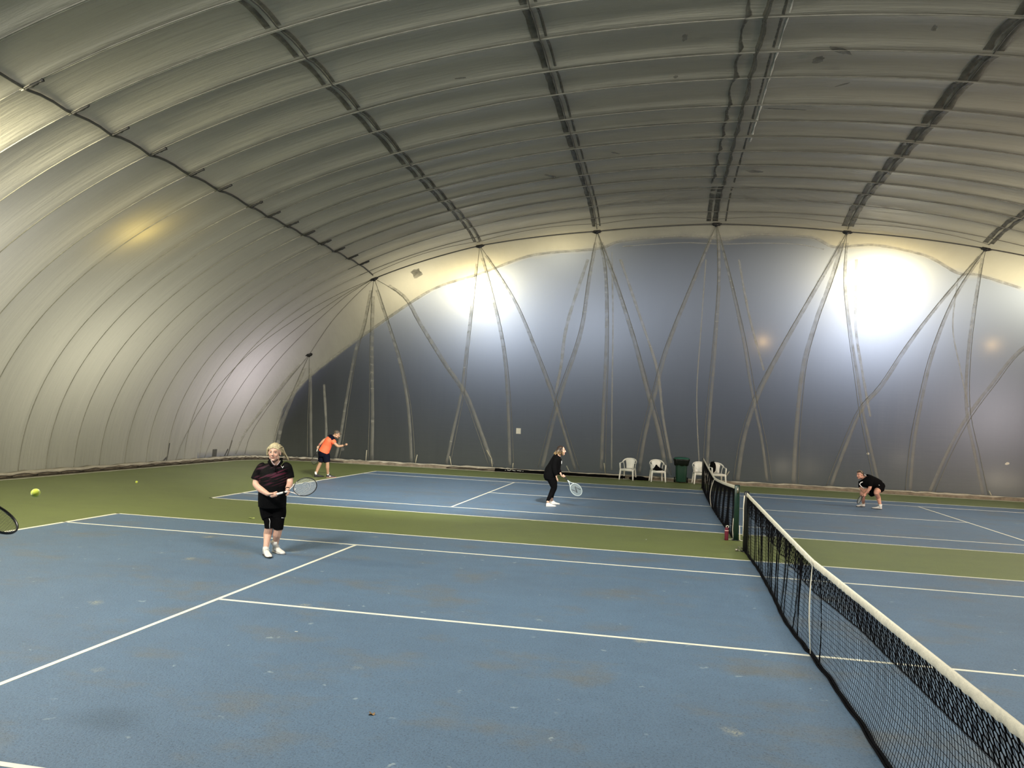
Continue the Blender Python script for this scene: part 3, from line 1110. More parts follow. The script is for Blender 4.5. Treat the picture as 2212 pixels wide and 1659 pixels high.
def post(name, x, y, h, mat, label, sq, extra):
    e = empty('net_post', (x, y, 0))
    tag(e, label, 'net post', 'net posts')
    mb = MB()
    r = sq/2
    if extra == 'square':
        prof_ = [(-r, -r*.8), (-r*.8, -r), (r*.8, -r), (r, -r*.8), (r, r*.8), (r*.8, r), (-r*.8, r), (-r, r*.8)]
        vs = [(x+a, y+b, z) for z in (0, h-.01) for a, b in prof_]+[(x+a*.9, y+b*.9, h) for a, b in prof_]
        fs = [(j*8+k, j*8+(k+1) % 8, (j+1)*8+(k+1) % 8, (j+1)*8+k) for j in range(2) for k in range(8)]+[tuple(range(16, 24)), tuple(range(7, -1, -1))]
        mb.add(vs, fs)
    else:
        mb.tube([(x, y, 0), (x, y, h-.02), (x, y, h)], [r, r, r*.8], 20)
    mb.build('post', mat, e)
    c = MB(); c.box((x, y, h+.004), (sq*.9, sq*.9, .012)); c.build('cap', M_POSTB, e, smooth=False)
    f = MB(); f.tube([(x, y, 0), (x, y, .012)], sq*.85, 16); f.build('base_plate', M_POSTB, e)
    return e
pn = post('p', 0, 6.42, 1.06, M_POSTB, 'black net post at the far end of the near net', .085, 'square')
mb = MB(); mb.tube([(-.045, 6.36, 1.0), (-.055, 6.36, .8), (-.05, 6.36, .55), (-.052, 6.36, .28)], .009, 6); mb.build('lacing_rope', M_STRAPW, pn)
mb = MB()
mb.tube([(-.05, 6.40, .06), (-.12, 6.40, .09), (-.14, 6.40, .03), (-.06, 6.40, .02)], .009, 6)
mb.tube([(-.12, 6.40, .028), (-.17, 6.40, .028)], .022, 8); mb.build('winder', M_METAL, pn)
pf = post('p', -.04, DY-6.40, 1.07, M_POST, 'dark green net post at the near end of the far net, beside the red bottle', .095, 'square')
mb = MB(); mb.tube([(-.09, DY-6.34, .42), (-.10, DY-6.34, .2), (-.085, DY-6.36, .02), (-.2, DY-6.42, .012)], .007, 6)
mb.tube([(.02, DY-6.46, .30), (.03, DY-6.47, .02), (.10, DY-6.5, .012)], .006, 6); mb.build('lacing_rope', M_STRAPW, pf)
mb = MB(); mb.box((-.035, DY-6.455, .98), (.03, .02, .12)); mb.build('winder', M_METAL, pf)
pb = post('p', -.06, DY+6.45, 1.05, M_POSTB, 'black net post at the far end of the far net', .085, 'square')
mb = MB(); mb.tube([(.0, DY+6.36, .85), (.005, DY+6.36, .5), (0, DY+6.36, .3)], .012, 6); mb.build('lacing_rope', M_STRAPW, pb)
# ------------------------------------------------------------------ rackets
def frame_axes(axis, face):
    a = Vector([float(c) for c in axis]).normalized()
    n = Vector([float(c) for c in face]); n = (n-a*n.dot(a)).normalized()
    w = n.cross(a).normalized()
    return a, n, w

def racket(butt, axis, face, label, col_frame, col_grip, col_throat, mark=None, L=.685, string_r=.0013, string_col=(.62, .64, .62), damp=True):
    a, n, w = frame_axes(axis, face)
    B = Vector([float(c) for c in butt])
    e = empty('tennis_racket', B)
    tag(e, label, 'tennis racket')
    mf = simple('racket_frame', col_frame, .3, .05, 20)
    mg = simple('racket_grip', col_grip, .7, .1, 60, .3)
    mt = simple('racket_throat', col_throat, .3, .05, 20)
    ms = simple('racket_strings', string_col, .5, .05, 60)
    P = lambda s, t, d=0.0: B+a*s+w*t+n*d
    k = L/.685
    hc, ha, hb = .515*k, .168*k, .128*k
    mb = MB()
    N = 56
    mb.tube([P(hc+ha*math.cos(2*math.pi*i/N), hb*math.sin(2*math.pi*i/N)) for i in range(N+1)], [(.011, .0065)]*(N+1), 8, False, up=n)
    mb.build('frame', mf, e)
    mb = MB()
    for s in (-1, 1):
        mb.tube([P(.20*k, 0), P(.25*k, s*.006), P(.30*k, s*.024), P(.345*k, s*.052), P(.385*k, s*.082), P(.42*k, s*.104)], [(.011, .011), (.011, .009), (.010, .008), (.010, .007), (.010, .007), (.010, .006)], 8, True, up=n)
    mb.tube([P(.352*k, s_*.062) for s_ in (-1, -.5, 0, .5, 1)], .006, 6)
    mb.build('throat', mt, e)
    mb = MB()
    mb.tube([P(0, 0), P(.008, 0), P(.012, 0), P(.16*k, 0), P(.20*k, 0)], [(.013, .017), (.018, .020), (.014, .0165), (.013, .0155), (.012, .014)], 8, True, up=n)
    mb.build('grip', mg, e)
    mb = MB()
    for i in range(-9, 10):
        s = i/10*ha
        h = hb*math.sqrt(max(0, 1-(s/ha)**2))-.002
        mb.tube([P(hc+s, -h), P(hc+s, h)], string_r, 4, False)
    for i in range(-8, 9):
        t = i/9*hb
        h = ha*math.sqrt(max(0, 1-(t/hb)**2))-.002
        mb.tube([P(hc-h, t, .001), P(hc+h, t, .001)], string_r, 4, False)
    st = mb.build('strings', ms, e)
    if damp:
        mb = MB(); mb.ball(P(hc-ha*.84, 0, .004), (.009, .009, .009), nu=8, nv=6)
        mb.build('dampener', mt if mark != 'vv' else simple('damp', (.05, .05, .06)), st)
    if mark == 'vv':       # two interlocked chevrons stencilled in dark ink on the strings
        mm = simple('string_ink', (.05, .06, .07), .6)
        mb = MB()
        for pts in ([(-.05, -.075), (.045, -.018), (-.05, .035)], [(.05, .075), (-.045, .018), (.05, -.035)]):
            mb.tube([P(hc+p[0]*1.5, p[1]*1.1, .003) for p in pts], [(.002, .011)]*3, 6, True, up=n)
        mb.build('string_mark', mm, st)
    elif mark == 'oval':
        mm = simple('string_ink', (.30, .32, .34), .6)
        mb = MB()
        mb.tube([P(hc+.012+.070*math.cos(t), .062*math.sin(t), .002) for t in [i*.3-2.1 for i in range(15)]], [(.0012, .005)]*15, 6, True, up=n)
        mb.tube([P(hc+.004+.040*math.cos(t), .036*math.sin(t), .002) for t in [i*.3-2.1 for i in range(15)]], [(.0012, .004)]*15, 6, True, up=n)
        mb.build('string_mark', mm, st)
    return e, P

# ------------------------------------------------------------------ white garden chairs
M_PLASTIC = simple('white_plastic', (.74, .74, .68), .38, .05, 6, .05)
def make_chair():
    e = empty('plastic_chair', (0, 0, 0))
    # seat: dished slab with a rounded front lip
    nx, ny = 14, 12
    vs, fs = [], []
    for z in (0, 1):
        for j in range(ny+1):
            for i in range(nx+1):
                u, v = i/nx*2-1, j/ny
                wd = .235-.035*v
                x = u*wd
                y = -.235+v*.45
                dz = -.018*(1-u*u)*math.sin(math.pi*min(1, v*1.05))
                lip = -.035*max(0, 1-v/.12)**2
                vs.append((x, y, .425+dz+lip-(z*.022)))
    q = (nx+1)*(ny+1)
    for z in (0, 1):
        for j in range(ny):
            for i in range(nx):
                a = z*q+j*(nx+1)+i
                f = (a, a+1, a+nx+2, a+nx+1)
                fs.append(f if z == 0 else f[::-1])
    edge = [i for i in range(nx+1)]+[j*(nx+1)+nx for j in range(1, ny+1)]+[ny*(nx+1)+i for i in range(nx-1, -1, -1)]+[j*(nx+1) for j in range(ny-1, 0, -1)]
    for k in range(len(edge)):
        a, b = edge[k], edge[(k+1) % len(edge)]
        fs.append((a, a+q, b+q, b))
    mb = MB(); mb.add(vs, fs)
    mb.box((0, -.232, .385), (.46, .03, .085))
    for s in (-1, 1):
        mb.box((s*.225, -.02, .395), (.018, .42, .05))
    mb.build('seat', M_PLASTIC, e)
    # backrest panel: vertical ribs fanning upwards, closed in by a top band
    mb = MB()
    def bp(u, t):
        w = .125+.030*t+.045*t**3
        x = u*w
        y = .205+.085*t-.02*(1-u*u)
        z = .43+.34*t+.035*t*(1-u*u)
        return Vector((x, y, z))
    nu, nt = 12, 10
    vs, fs = [], []
    for lay in (0, 1):
        for j in range(nt+1):
            for i in range(nu+1):
                p = bp(i/nu*2-1, j/nt)
                vs.append((p.x, p.y+lay*.012+(.003 if i % 2 else 0), p.z))
    q = (nu+1)*(nt+1)
    for lay in (0, 1):
        for j in range(nt):
            for i in range(nu):
                a = lay*q+j*(nu+1)+i
                f = (a, a+1, a+nu+2, a+nu+1)
                fs.append(f if lay == 0 else f[::-1])
    edge = [i for i in range(nu+1)]+[j*(nu+1)+nu for j in range(1, nt+1)]+[nt*(nu+1)+i for i in range(nu-1, -1, -1)]+[j*(nu+1) for j in range(nt-1, 0, -1)]
    for k in range(len(edge)):
        a, b = edge[k], edge[(k+1) % len(edge)]
        fs.append((a, a+q, b+q, b))
    mb.add(vs, fs)
    for s in (-1, 1):
        mb.tube([bp(s, k/8)+Vector((0, .006, 0)) for k in range(9)], .013, 6)
    top = [(-.275, .12, .665), (-.262, .19, .715), (-.215, .25, .765), (-.12, .285, .80), (0, .295, .812), (.12, .285, .80), (.215, .25, .765), (.262, .19, .715), (.275, .12, .665)]
    mb.tube(top, [(.036, .016)]*9, 8, True, up=(0, 0, 1))
    mb.build('backrest', M_PLASTIC, e)
    for s in (-1, 1):
        mb = MB()
        mb.tube([(s*.272, .14, .68), (s*.278, .05, .655), (s*.27, -.08, .65), (s*.268, -.20, .645), (s*.262, -.25, .63)], [(.012, .026), (.012, .03), (.012, .032), (.012, .030), (.012, .024)], 8, True, up=(0, 0, 1))
        mb.tube([(s*.268, -.235, .64), (s*.262, -.235, .54), (s*.25, -.235, .42)], [(.030, .03), (.026, .028), (.030, .032)], 8, True, up=(0, 1, 0))
        mb.tube([(s*.262, .17, .70), (s*.235, .19, .58), (s*.205, .19, .42)], [(.02, .012), (.02, .012), (.026, .016)], 8, True, up=(0, 1, 0))
        mb.build('arm', M_PLASTIC, e)
    for sx, sy in ((-1, -1), (1, -1), (-1, 1), (1, 1)):
        mb = MB()
        xt, yt = sx*(.24 if sy < 0 else .205), (-.22 if sy < 0 else .185)
        xb, yb = sx*(.272 if sy < 0 else .25), (-.262 if sy < 0 else .27)
        pts = []
        for k in range(8):
            t = k/7
            pts.append((xt+(xb-xt)*t, yt+(yb-yt)*t, .43*(1-t)))
        mb.tube(pts, [(.040-.016*k/7, .034-.012*k/7) for k in range(8)], 8)
        mb.tube([(xt, yt, .40), (xt*.72, yt, .402), (xt*.4, yt, .41)], [(.030, .012), (.014, .012), (.006, .010)], 6, True, up=(0, 0, 1))
        mb.build('leg', M_PLASTIC, e)
    return e
def copy_tree(o, parent=None):
    c = o.copy(); COL.objects.link(c)
    c.parent = parent
    for ch in list(o.children):
        copy_tree(ch, c)
    return c
proto = make_chair()
CH = [((1356, 1037), -14, 'white plastic armchair, empty, leftmost of the four by the end wall'),
      ((1419, 1041), 12, 'white plastic armchair with a black cloth on its seat'),
      ((1506, 1045), 10, 'empty white plastic armchair half hidden behind the far net, right of the bin'),
      ((1547, 1046), 12, 'white plastic armchair behind the far net band, black backpack on its left side')]
chairs = []
for i, (px, rz, lab) in enumerate(CH):
    o = proto if i == 0 else copy_tree(proto)
    g = ground(*px)
    o.location = (g[0]+(.10 if i == 2 else 0), min(g[1]+.12, 22.66), 0.004)
    o.rotation_euler = (0, 0, math.radians(rz))
    tag(o, lab, 'chair', 'white plastic chairs by the end wall')
    chairs.append(o)
bpy.context.view_layer.update()

M_BLACKCLOTH = simple('black_cloth', (.0025, .0025, .003), .9, .3, 20, .4, bscale=30, spec=.08)
c2 = chairs[1].location
mb = MB()
for dx_, dy_, r_ in ((-.05, 0, (.14, .14, .04)), (.06, .02, (.14, .13, .05)), (-.02, .05, (.12, .07, .09)), (-.04, .05, (.06, .05, .13)), (.10, .03, (.07, .08, .05))):
    mb.ball((c2.x+dx_, c2.y-.02+dy_, .455+r_[2]*.55), r_)
o = remeshed(mb, 'folded_jacket', M_BLACKCLOTH, None, .014, 5)
tag(o, 'black jacket heaped on the seat of a white plastic chair', 'jacket')
c4 = chairs[3].location
e = empty('backpack', (c4.x-.20, c4.y, .46)); tag(e, 'black backpack leaning in the chair behind the far net', 'backpack')
mb = MB()
mb.ball((c4.x-.17, c4.y-.02, .66), (.12, .10, .22)); mb.ball((c4.x-.15, c4.y-.10, .58), (.09, .06, .11)); mb.ball((c4.x-.19, c4.y, .78), (.09, .08, .10))
remeshed(mb, 'body', M_BLACKCLOTH, e, .014, 5)
mb = MB(); mb.tube([(c4.x-.17, c4.y, .86), (c4.x-.15, c4.y, .91), (c4.x-.12, c4.y, .86)], .010, 6); mb.build('handle', M_BLACKCLOTH, e)

# ------------------------------------------------------------------ wheelie bin
g = ground(1473, 1043); bx_, by_ = g[0]-.04, min(g[1]+.28, 22.75)
e = empty('wheeled_bin', (bx_, by_, 0)); tag(e, 'dark green wheeled bin with a black liner under its lid', 'bin')
M_BIN = simple('green_bin_plastic', (.004, .036, .020), .42, .1, 8)
M_BINL = simple('green_bin_lid', (.012, .085, .055), .35, .1, 8)
M_LINER = simple('black_liner', (.003, .006, .004), .35, .3, 12, .5, bscale=18, spec=.3)
def rr_ring(cx, cy, z, hx, hy, k=4.5, n=28):
    out = []
    for i in range(n):
        t = 2*math.pi*i/n
        c, s = math.cos(t), math.sin(t)
        out.append((cx+hx*math.copysign(abs(c)**(2/k), c), cy+hy*math.copysign(abs(s)**(2/k), s), z))
    return out
def loft(rings, cap=True):
    n = len(rings[0]); vs = [p for r_ in rings for p in r_]; fs = []
    for j in range(len(rings)-1):
        for i in range(n):
            fs.append((j*n+i, j*n+(i+1) % n, (j+1)*n+(i+1) % n, (j+1)*n+i))
    if cap:
        fs.append(tuple(range(n))[::-1]); fs.append(tuple(range((len(rings)-1)*n, len(rings)*n)))
    return vs, fs
mb = MB(); mb.add(*loft([rr_ring(bx_, by_, z, hx, hy) for z, hx, hy in ((.04, .19, .22), (.06, .20, .23), (.5, .215, .26), (.88, .23, .29), (.9, .235, .30))]))
mb.build('body', M_BIN, e)
mb = MB()
rings = []
for z, hx, hy in ((.66, .235, .275), (.68, .262, .30), (.78, .275, .31), (.86, .30, .33), (.905, .31, .34), (.92, .28, .31)):
    rg = rr_ring(bx_, by_, z, hx, hy, 3.6, 56)
    rg = [(p[0]+.012*math.sin(i*1.9+z*9), p[1]+.012*math.cos(i*2.3), p[2]+(.018*math.sin(i*1.3) if z < .7 else 0)) for i, p in enumerate(rg)]
    rings.append(rg)
mb.add(*loft(rings, False)); mb.build('liner', M_LINER, e)
mb = MB(); mb.add(*loft([rr_ring(bx_, by_, z, hx, hy, 3.6) for z, hx, hy in ((.90, .30, .33), (.925, .305, .335), (.95, .28, .31), (.972, .20, .23), (.985, .10, .12))])); mb.build('lid', M_BINL, e)
for s in (-1, 1):
    mb = MB(); mb.tube([(bx_+s*.215, by_+.16, .10), (bx_+s*.265, by_+.16, .10)], .10, 20); mb.build('wheel', M_LINER, e)
mb = MB(); mb.tube([(bx_-.2, by_+.30, .86), (bx_-.2, by_+.36, .88), (bx_+.2, by_+.36, .88), (bx_+.2, by_+.30, .86)], .015, 8); mb.build('handle', M_BIN, e)
mb = MB(); mb.box((bx_, by_-.225, .17), (.11, .012, .16)); mb.build('foot_recess', M_LINER, e)

# ------------------------------------------------------------------ rolled banner and bag at the foot of the end wall
p0, p1 = ground(1072, 1018), ground(1350, 1035)
p0[1] = min(p0[1], 23.0); p1[1] = min(p1[1], 22.95)
p0[2] = p1[2] = .075
e = empty('rolled_banner', (p0[0], p0[1], 0)); tag(e, 'long black rolled banner with white print lying along the end wall', 'banner')
mb = MB()
nn = 40
mb.tube([p0+(p1-p0)*k/nn+np.array((0, .01*math.sin(k), .004*math.sin(k*2.1))) for k in range(nn+1)], [.070-.012*math.sin(k*.4)**2-.018*(k/nn) for k in range(nn+1)], 10)
mb.build('roll', M_BLACKCLOTH, e)
mb = MB(); M_INK = simple('white_print', (.65, .65, .62), .6)
d = (p1-p0)/np.linalg.norm(p1-p0)
x = .42
rnd = random.Random(4)
while x < 1.15:                                  # too small to read in the photograph: short white strokes
    wd = rnd.uniform(.03, .055)
    q = p0+d*x+np.array((0, -.071, .012+rnd.uniform(-.008, .008)))
    mb.tube([q, q+d*wd*.5+np.array((0, 0, rnd.uniform(-.015, .02))), q+d*wd], .010, 5)
    x += wd
    if rnd.random() < .2:                        # gap between two words
        mb.build('print', M_INK, e); mb = MB(); x += .05
if mb.v: mb.build('print', M_INK, e)
g0 = ground(1375, 1037); g0[1] = min(g0[1], 22.85)
mb = MB()
for a_, b_, r_ in ((-.10, .05, (.22, .07, .07)), (.12, .07, (.25, .08, .085)), (.36, .07, (.18, .07, .06))):
    mb.ball((g0[0]+a_, g0[1]+b_, r_[2]*.85), r_)
o = remeshed(mb, 'sports_bag', M_BLACKCLOTH, None, .02, 4)
tag(o, 'flat black bag on the floor between the two left chairs', 'bag')

# ------------------------------------------------------------------ bottle at the net post
g = ground(1569, 1167)
e = empty('water_bottle', (g[0], g[1], .0)); tag(e, 'dark red water bottle with a pale carry loop beside the green net post', 'bottle')
M_RED = simple('red_bottle', (.13, .012, .03), .3, .15, 30)
M_PINK = simple('pink_band', (.60, .33, .33), .5)
def lathe(c, prof_, n=20):
    return loft([[(c[0]+r_*math.cos(2*math.pi*i/n), c[1]+r_*math.sin(2*math.pi*i/n), c[2]+z) for i in range(n)] for r_, z in prof_])
mb = MB(); mb.add(*lathe(g, [(.034, 0.003), (.038, .008), (.038, .185), (.036, .195)])); mb.build('body', M_RED, e)
mb = MB(); mb.add(*lathe(g, [(.0395, .178), (.0395, .198)])); mb.build('band', M_PINK, e)
mb = MB(); mb.add(*lathe(g, [(.035, .196), (.034, .235), (.028, .245), (.012, .25)])); mb.build('cap', M_RED, e)
mb = MB(); mb.tube([(g[0]+.012+.024*math.cos(t), g[1], .262+.022*math.sin(t)) for t in [i*.5 for i in range(14)]], .006, 6); mb.build('carry_loop', M_STRAPW, e)

# ------------------------------------------------------------------ tennis balls and leaves
def ball_mat():
    m, nt, b = new_mat('tennis_felt')
    nz = noise_tex(nt, 400, 2)
    c = ramp(nt, nz, [(.3, (.52, .62, .05)), (.7, (.66, .76, .08))])
    nt.links.new(c, b.inputs['Base Color'])
    b.inputs['Roughness'].default_value = .95
    b.inputs['Sheen Weight'].default_value = .5
    bump(nt, b, nz, .6, .002)
    return m
M_FELT = ball_mat(); M_BSEAM = simple('ball_seam', (.7, .72, .6), .8)
def tennis_ball(c, label):
    e = empty('tennis_ball', c); tag(e, label, 'tennis ball', 'loose tennis balls')
    mb = MB(); mb.ball(c, .0335, nu=24, nv=16); mb.build('felt', M_FELT, e)
    mb = MB(); pts = []
    for i in range(49):
        t = 2*math.pi*i/48
        a_, b_ = .75, .25
        v = Vector((a_*math.cos(t)+b_*math.cos(3*t), a_*math.sin(t)-b_*math.sin(3*t), 2*math.sqrt(a_*b_)*math.sin(2*t))).normalized()
        pts.append(Vector([float(q) for q in c])+v*.0333)
    mb.tube(pts, .0012, 5, False); mb.build('seam', M_BSEAM, e)
tennis_ball(at(77, 1065, 6.1), 'yellow tennis ball in mid-air near the left edge of the picture')
g = ground(295, 1044); tennis_ball((g[0], g[1], .0345), 'yellow tennis ball lying on the green floor near the left wall')
g = ground(668, 996); tennis_ball((g[0], 23.05, .0345), 'yellow tennis ball at the foot of the end wall behind the man in orange')
def leaf(px, size, col, label, seed):
    g = ground(*px); rnd = random.Random(seed)
    e_ = MB(); vs = []
    n = 16
    for i in range(n):
        t = 2*math.pi*i/n
        r_ = size*(.55+.45*abs(math.cos(2.5*t)))*rnd.uniform(.8, 1.1)
        vs.append((g[0]+r_*math.cos(t), g[1]+r_*.9*math.sin(t), .006+.008*math.sin(3*t)+.006))
    vs.append((g[0], g[1], .008))
    lo_v = [(v[0], v[1], v[2]-.0015) for v in vs]
    fs = [(i, (i+1) % n, n) for i in range(n)]+[((i+1) % n+n+1, i+n+1, n+n+1) for i in range(n)]+[(i, i+n+1, (i+1) % n+n+1, (i+1) % n) for i in range(n)]
    e_.add(vs+lo_v, fs)
    o = e_.build('fallen_leaf', simple('leaf', col, .7, .3, 60), smooth=False)
    tag(o, label, 'leaf')
leaf((803, 1545), .028, (.22, .13, .05), 'small brown leaf scrap on the blue court near the bottom', 1)
leaf((543, 1120), .07, (.30, .36, .10), 'yellow-green leaf on the green strip left of the long-haired man', 2)
M_WBIT = simple('white_scrap', (.65, .68, .66), .7)
for k, (px, lab) in enumerate([((640, 1366), 'tiny white scrap on the blue court beyond the service line'), ((1396, 1166), 'tiny white scrap on the green strip between the courts'), ((2193, 1449), 'tiny white scrap on the blue court right of the near net')]):
    g = ground(*px); mb = MB(); mb.box((g[0], g[1], .008), (.03, .012, .004), rz=k)
    tag(mb.build('scrap', M_WBIT, smooth=False), lab, 'scrap')
# ------------------------------------------------------------------ people
VIEW = Vector([float(c) for c in -_f])          # towards the viewer
RIGHT = Vector([float(c) for c in _r])
UPV = Vector([float(c) for c in _u])

def skin_mat(name, col, zones=True):
    m, nt, b = new_mat(name)
    nz = noise_tex(nt, 40, 4)
    c = ramp(nt, nz, [(.3, tuple(x*.9 for x in col)), (.7, tuple(min(1, x*1.08) for x in col))])
    at_ = nt.nodes.new('ShaderNodeAttribute'); at_.attribute_name = 'tint'
    c = mix_col(nt, 1.0, c, at_.outputs['Color'], 'MULTIPLY')
    nt.links.new(c, b.inputs['Base Color'])
    b.inputs['Roughness'].default_value = .5
    b.inputs['Subsurface Weight'].default_value = .08
    b.inputs['Subsurface Radius'].default_value = (.02, .008, .004)
    return m

def tint(o, spots):
    "spots: (centre, radii in metres, colour factor) – lips, brows, lids: colours of the skin itself"
    me = o.data
    ca = me.color_attributes.new('tint', 'FLOAT_COLOR', 'POINT')
    base = np.ones((len(me.vertices), 4), np.float32)
    co = np.empty(len(me.vertices)*3, np.float32); me.vertices.foreach_get('co', co); co = co.reshape(-1, 3)
    off = np.array(o.parent.location) if False else np.zeros(3)
    for c, R, rad, col in spots:
        d = (co-np.array(c))@np.array(R)         # columns of R are the axes
        q = np.sqrt(((d/np.array(rad))**2).sum(1))
        k = np.clip(1.35-q, 0, .6)/.6
        base[:, :3] *= (1-k[:, None])+k[:, None]*np.array(col)
    ca.data.foreach_set('color', base.ravel())

def head(mb, c, fwd, up, s=1.0):
    f = Vector(fwd).normalized(); u = Vector(up); u = (u-f*u.dot(f)).normalized(); r = f.cross(u)
    R = Matrix((r, f, u)).transposed()
    c = Vector([float(q) for q in c])
    P = lambda x, y, z: c+(r*x+f*y+u*z)*s
    B = lambda p, rad, nu=14, nv=10: mb.ball(P(*p), [q*s for q in rad], rot=R, nu=nu, nv=nv)
    B((0, -.012, .032), (.077, .096, .088), 20, 14)
    B((0, .028, -.030), (.064, .068, .088), 18, 12)
    B((0, .042, -.078), (.046, .046, .036))
    B((0, .078, -.098), (.022, .018, .017))
    B((0, .070, .030), (.052, .024, .016))
    for k in (-1, 1):
        B((k*.034, .062, -.030), (.026, .024, .026))
        B((k*.079, -.008, -.012), (.009, .020, .031))
        B((k*.050, .012, -.070), (.020, .045, .030))
    mb.tube([P(0, .090, .022), P(0, .103, 0), P(0, .116, -.022), P(0, .108, -.034)], [.008*s, .010*s, .014*s, .011*s], 8)
    for k in (-1, 1): B((k*.012, .098, -.031), (.009, .010, .008), 8, 6)
    B((0, .088, -.060), (.025, .013, .012))
    return P, R, s

def face_spots(P, R, s, red=1.0):
    Rm = [list(row) for row in R]
    out = [(P(0, .097, -.060), Rm, (.026*s, .02*s, .0055*s), (.55, .30, .30)),
           (P(0, .10, -.067), Rm, (.022*s, .02*s, .006*s), (.85, .6, .6))]
    for k in (-1, 1):
        out.append((P(k*.032, .085, .034), Rm, (.020*s, .03*s, .005*s), (.55, .45, .36)))
        out.append((P(k*.032, .085, .010), Rm, (.018*s, .03*s, .009*s), (.5, .38, .34)))
        out.append((P(k*.040, .08, -.03), Rm, (.022*s, .03*s, .018*s), (1.0, .86, .84)))
        out.append((P(k*.011, .108, -.042), Rm, (.007*s, .012*s, .005*s), (.55, .4, .35)))
    return out

def eyes(P, R, s, parent):
    me_ = simple('eye', (.30, .27, .24), .2, .1, 300); mi = simple('iris', (.02, .02, .025), .2)
    for k in (-1, 1):
        mb = MB(); mb.ball(P(k*.031, .080, .009), (.012*s, .010*s, .0085*s), rot=R, nu=12, nv=8); ey = mb.build('eye', me_, parent)
        mb = MB(); mb.ball(P(k*.031, .087, .009), (.0055*s, .005*s, .0055*s), rot=R, nu=10, nv=6); mb.build('iris', mi, ey)

def grip_hand(mb, wrist, c, h, k=1.0, side=1, r0=.9):
    "hand closed round a handle: c = point on the handle axis, h = handle direction"
    w = Vector([float(q) for q in wrist]); c = Vector([float(q) for q in c]); h = Vector([float(q) for q in h]).normalized()
    a = w-c; a = (a-h*a.dot(h)).normalized(); b = h.cross(a)*side
    palm_c = c+b*.026*k+a*.012
    mb.tube([w, w*.55+palm_c*.45+b*.006, palm_c, palm_c-a*.02], [(.024*k, .027*k), (.034*k, .018*k), (.041*k, .015*k), (.038*k, .012*k)], 12, True, up=h)
    for j, (off, ln) in enumerate(((.032, 1.0), (.011, 1.06), (-.010, 1.0), (-.030, .86))):
        pts = []
        n = 9
        for i in range(n):
            th = math.radians(75+ (215*ln)*i/(n-1))
            rr = (.0275 if i < 5 else .0250)*k
            pts.append(c+h*off*k+a*rr*math.cos(th)+b*rr*math.sin(th))
        mb.tube(pts, [(.0100-.0026*i/(n-1))*k*(1.08 if i in (3, 6) else 1) for i in range(n)], 8)
    pts = []
    base = w*.45+palm_c*.55+h*.022*k
    mb.tube([base, c+h*.046*k+a*.030*k+b*.006, c+h*.050*k+a*.014*k-b*.024*k, c+h*.046*k-a*.010*k-b*.027*k], [.014*k, .0125*k, .0115*k, .0085*k], 8)

def open_hand(mb, wrist, d, nrm, curl=(25, 30, 35, 40), k=1.0, thumb=1, spread=1.0):
    w = Vector([float(q) for q in wrist]); d = Vector([float(q) for q in d]).normalized()
    n = Vector([float(q) for q in nrm]); n = (n-d*n.dot(d)).normalized(); s = d.cross(n)
    P1 = w+d*.085*k
    mb.tube([w, w+d*.03*k, w+d*.065*k, P1], [(.016*k, .024*k), (.016*k, .034*k), (.014*k, .040*k), (.011*k, .038*k)], 12, True, up=n)
    for j, (off, ln) in enumerate(((.029, .070), (.010, .078), (-.010, .072), (-.028, .056))):
        p = P1+s*off*k*thumb-d*.006*abs(j-1)
        pts, rad = [p-d*.012], [.0098*k]
        ang = 0
        dd = (d+s*off*thumb*2.2*spread).normalized()
        cur = p
        for seg_, fr in enumerate((.45, .30, .25)):
            ang += math.radians(curl[j])*(.7 if seg_ == 0 else 1)
            v = dd*math.cos(ang)+n*math.sin(ang)
            for q in (.5, 1.0):
                pts.append(cur+v*ln*fr*k*q); rad.append((.0095-.0012*(seg_+q))*k)
            cur = cur+v*ln*fr*k
        mb.tube(pts, rad, 8)
    b = w+d*.022*k+s*.026*k*thumb
    mb.tube([b-s*.012*thumb, b+(s*thumb*.8+d*.6+n*.3).normalized()*.032*k, b+(s*thumb*.55+d*.95+n*.45).normalized()*.062*k, b+(s*thumb*.35+d*1.1+n*.7).normalized()*.082*k], [.014*k, .0125*k, .0105*k, .008*k], 8)

def limb(mb, pts, rad, n=12, up=None):
    # smooth the joint chain so that elbows and knees stay rounded
    P = [np.array([float(q) for q in p]) for p in pts]
    out, rr = [], []
    for i in range(len(P)-1):
        p0, p1, p2, p3 = P[max(i-1, 0)], P[i], P[i+1], P[min(i+2, len(P)-1)]
        m = 5
        for q in range(m):
            t = q/m
            lin = p1*(1-t)+p2*t
            cat = .5*((2*p1)+(-p0+p2)*t+(2*p0-5*p1+4*p2-p3)*t*t+(-p0+3*p1-3*p2+p3)*t**3)
            out.append(lin*.45+cat*.55)
            a, b = rad[i], rad[i+1]
            if hasattr(a, '__len__'): rr.append((a[0]*(1-t)+b[0]*t, a[1]*(1-t)+b[1]*t))
            else: rr.append(a*(1-t)+b*t)
    out.append(P[-1]); rr.append(rad[-1])
    mb.tube(out, rr, n, True, up)

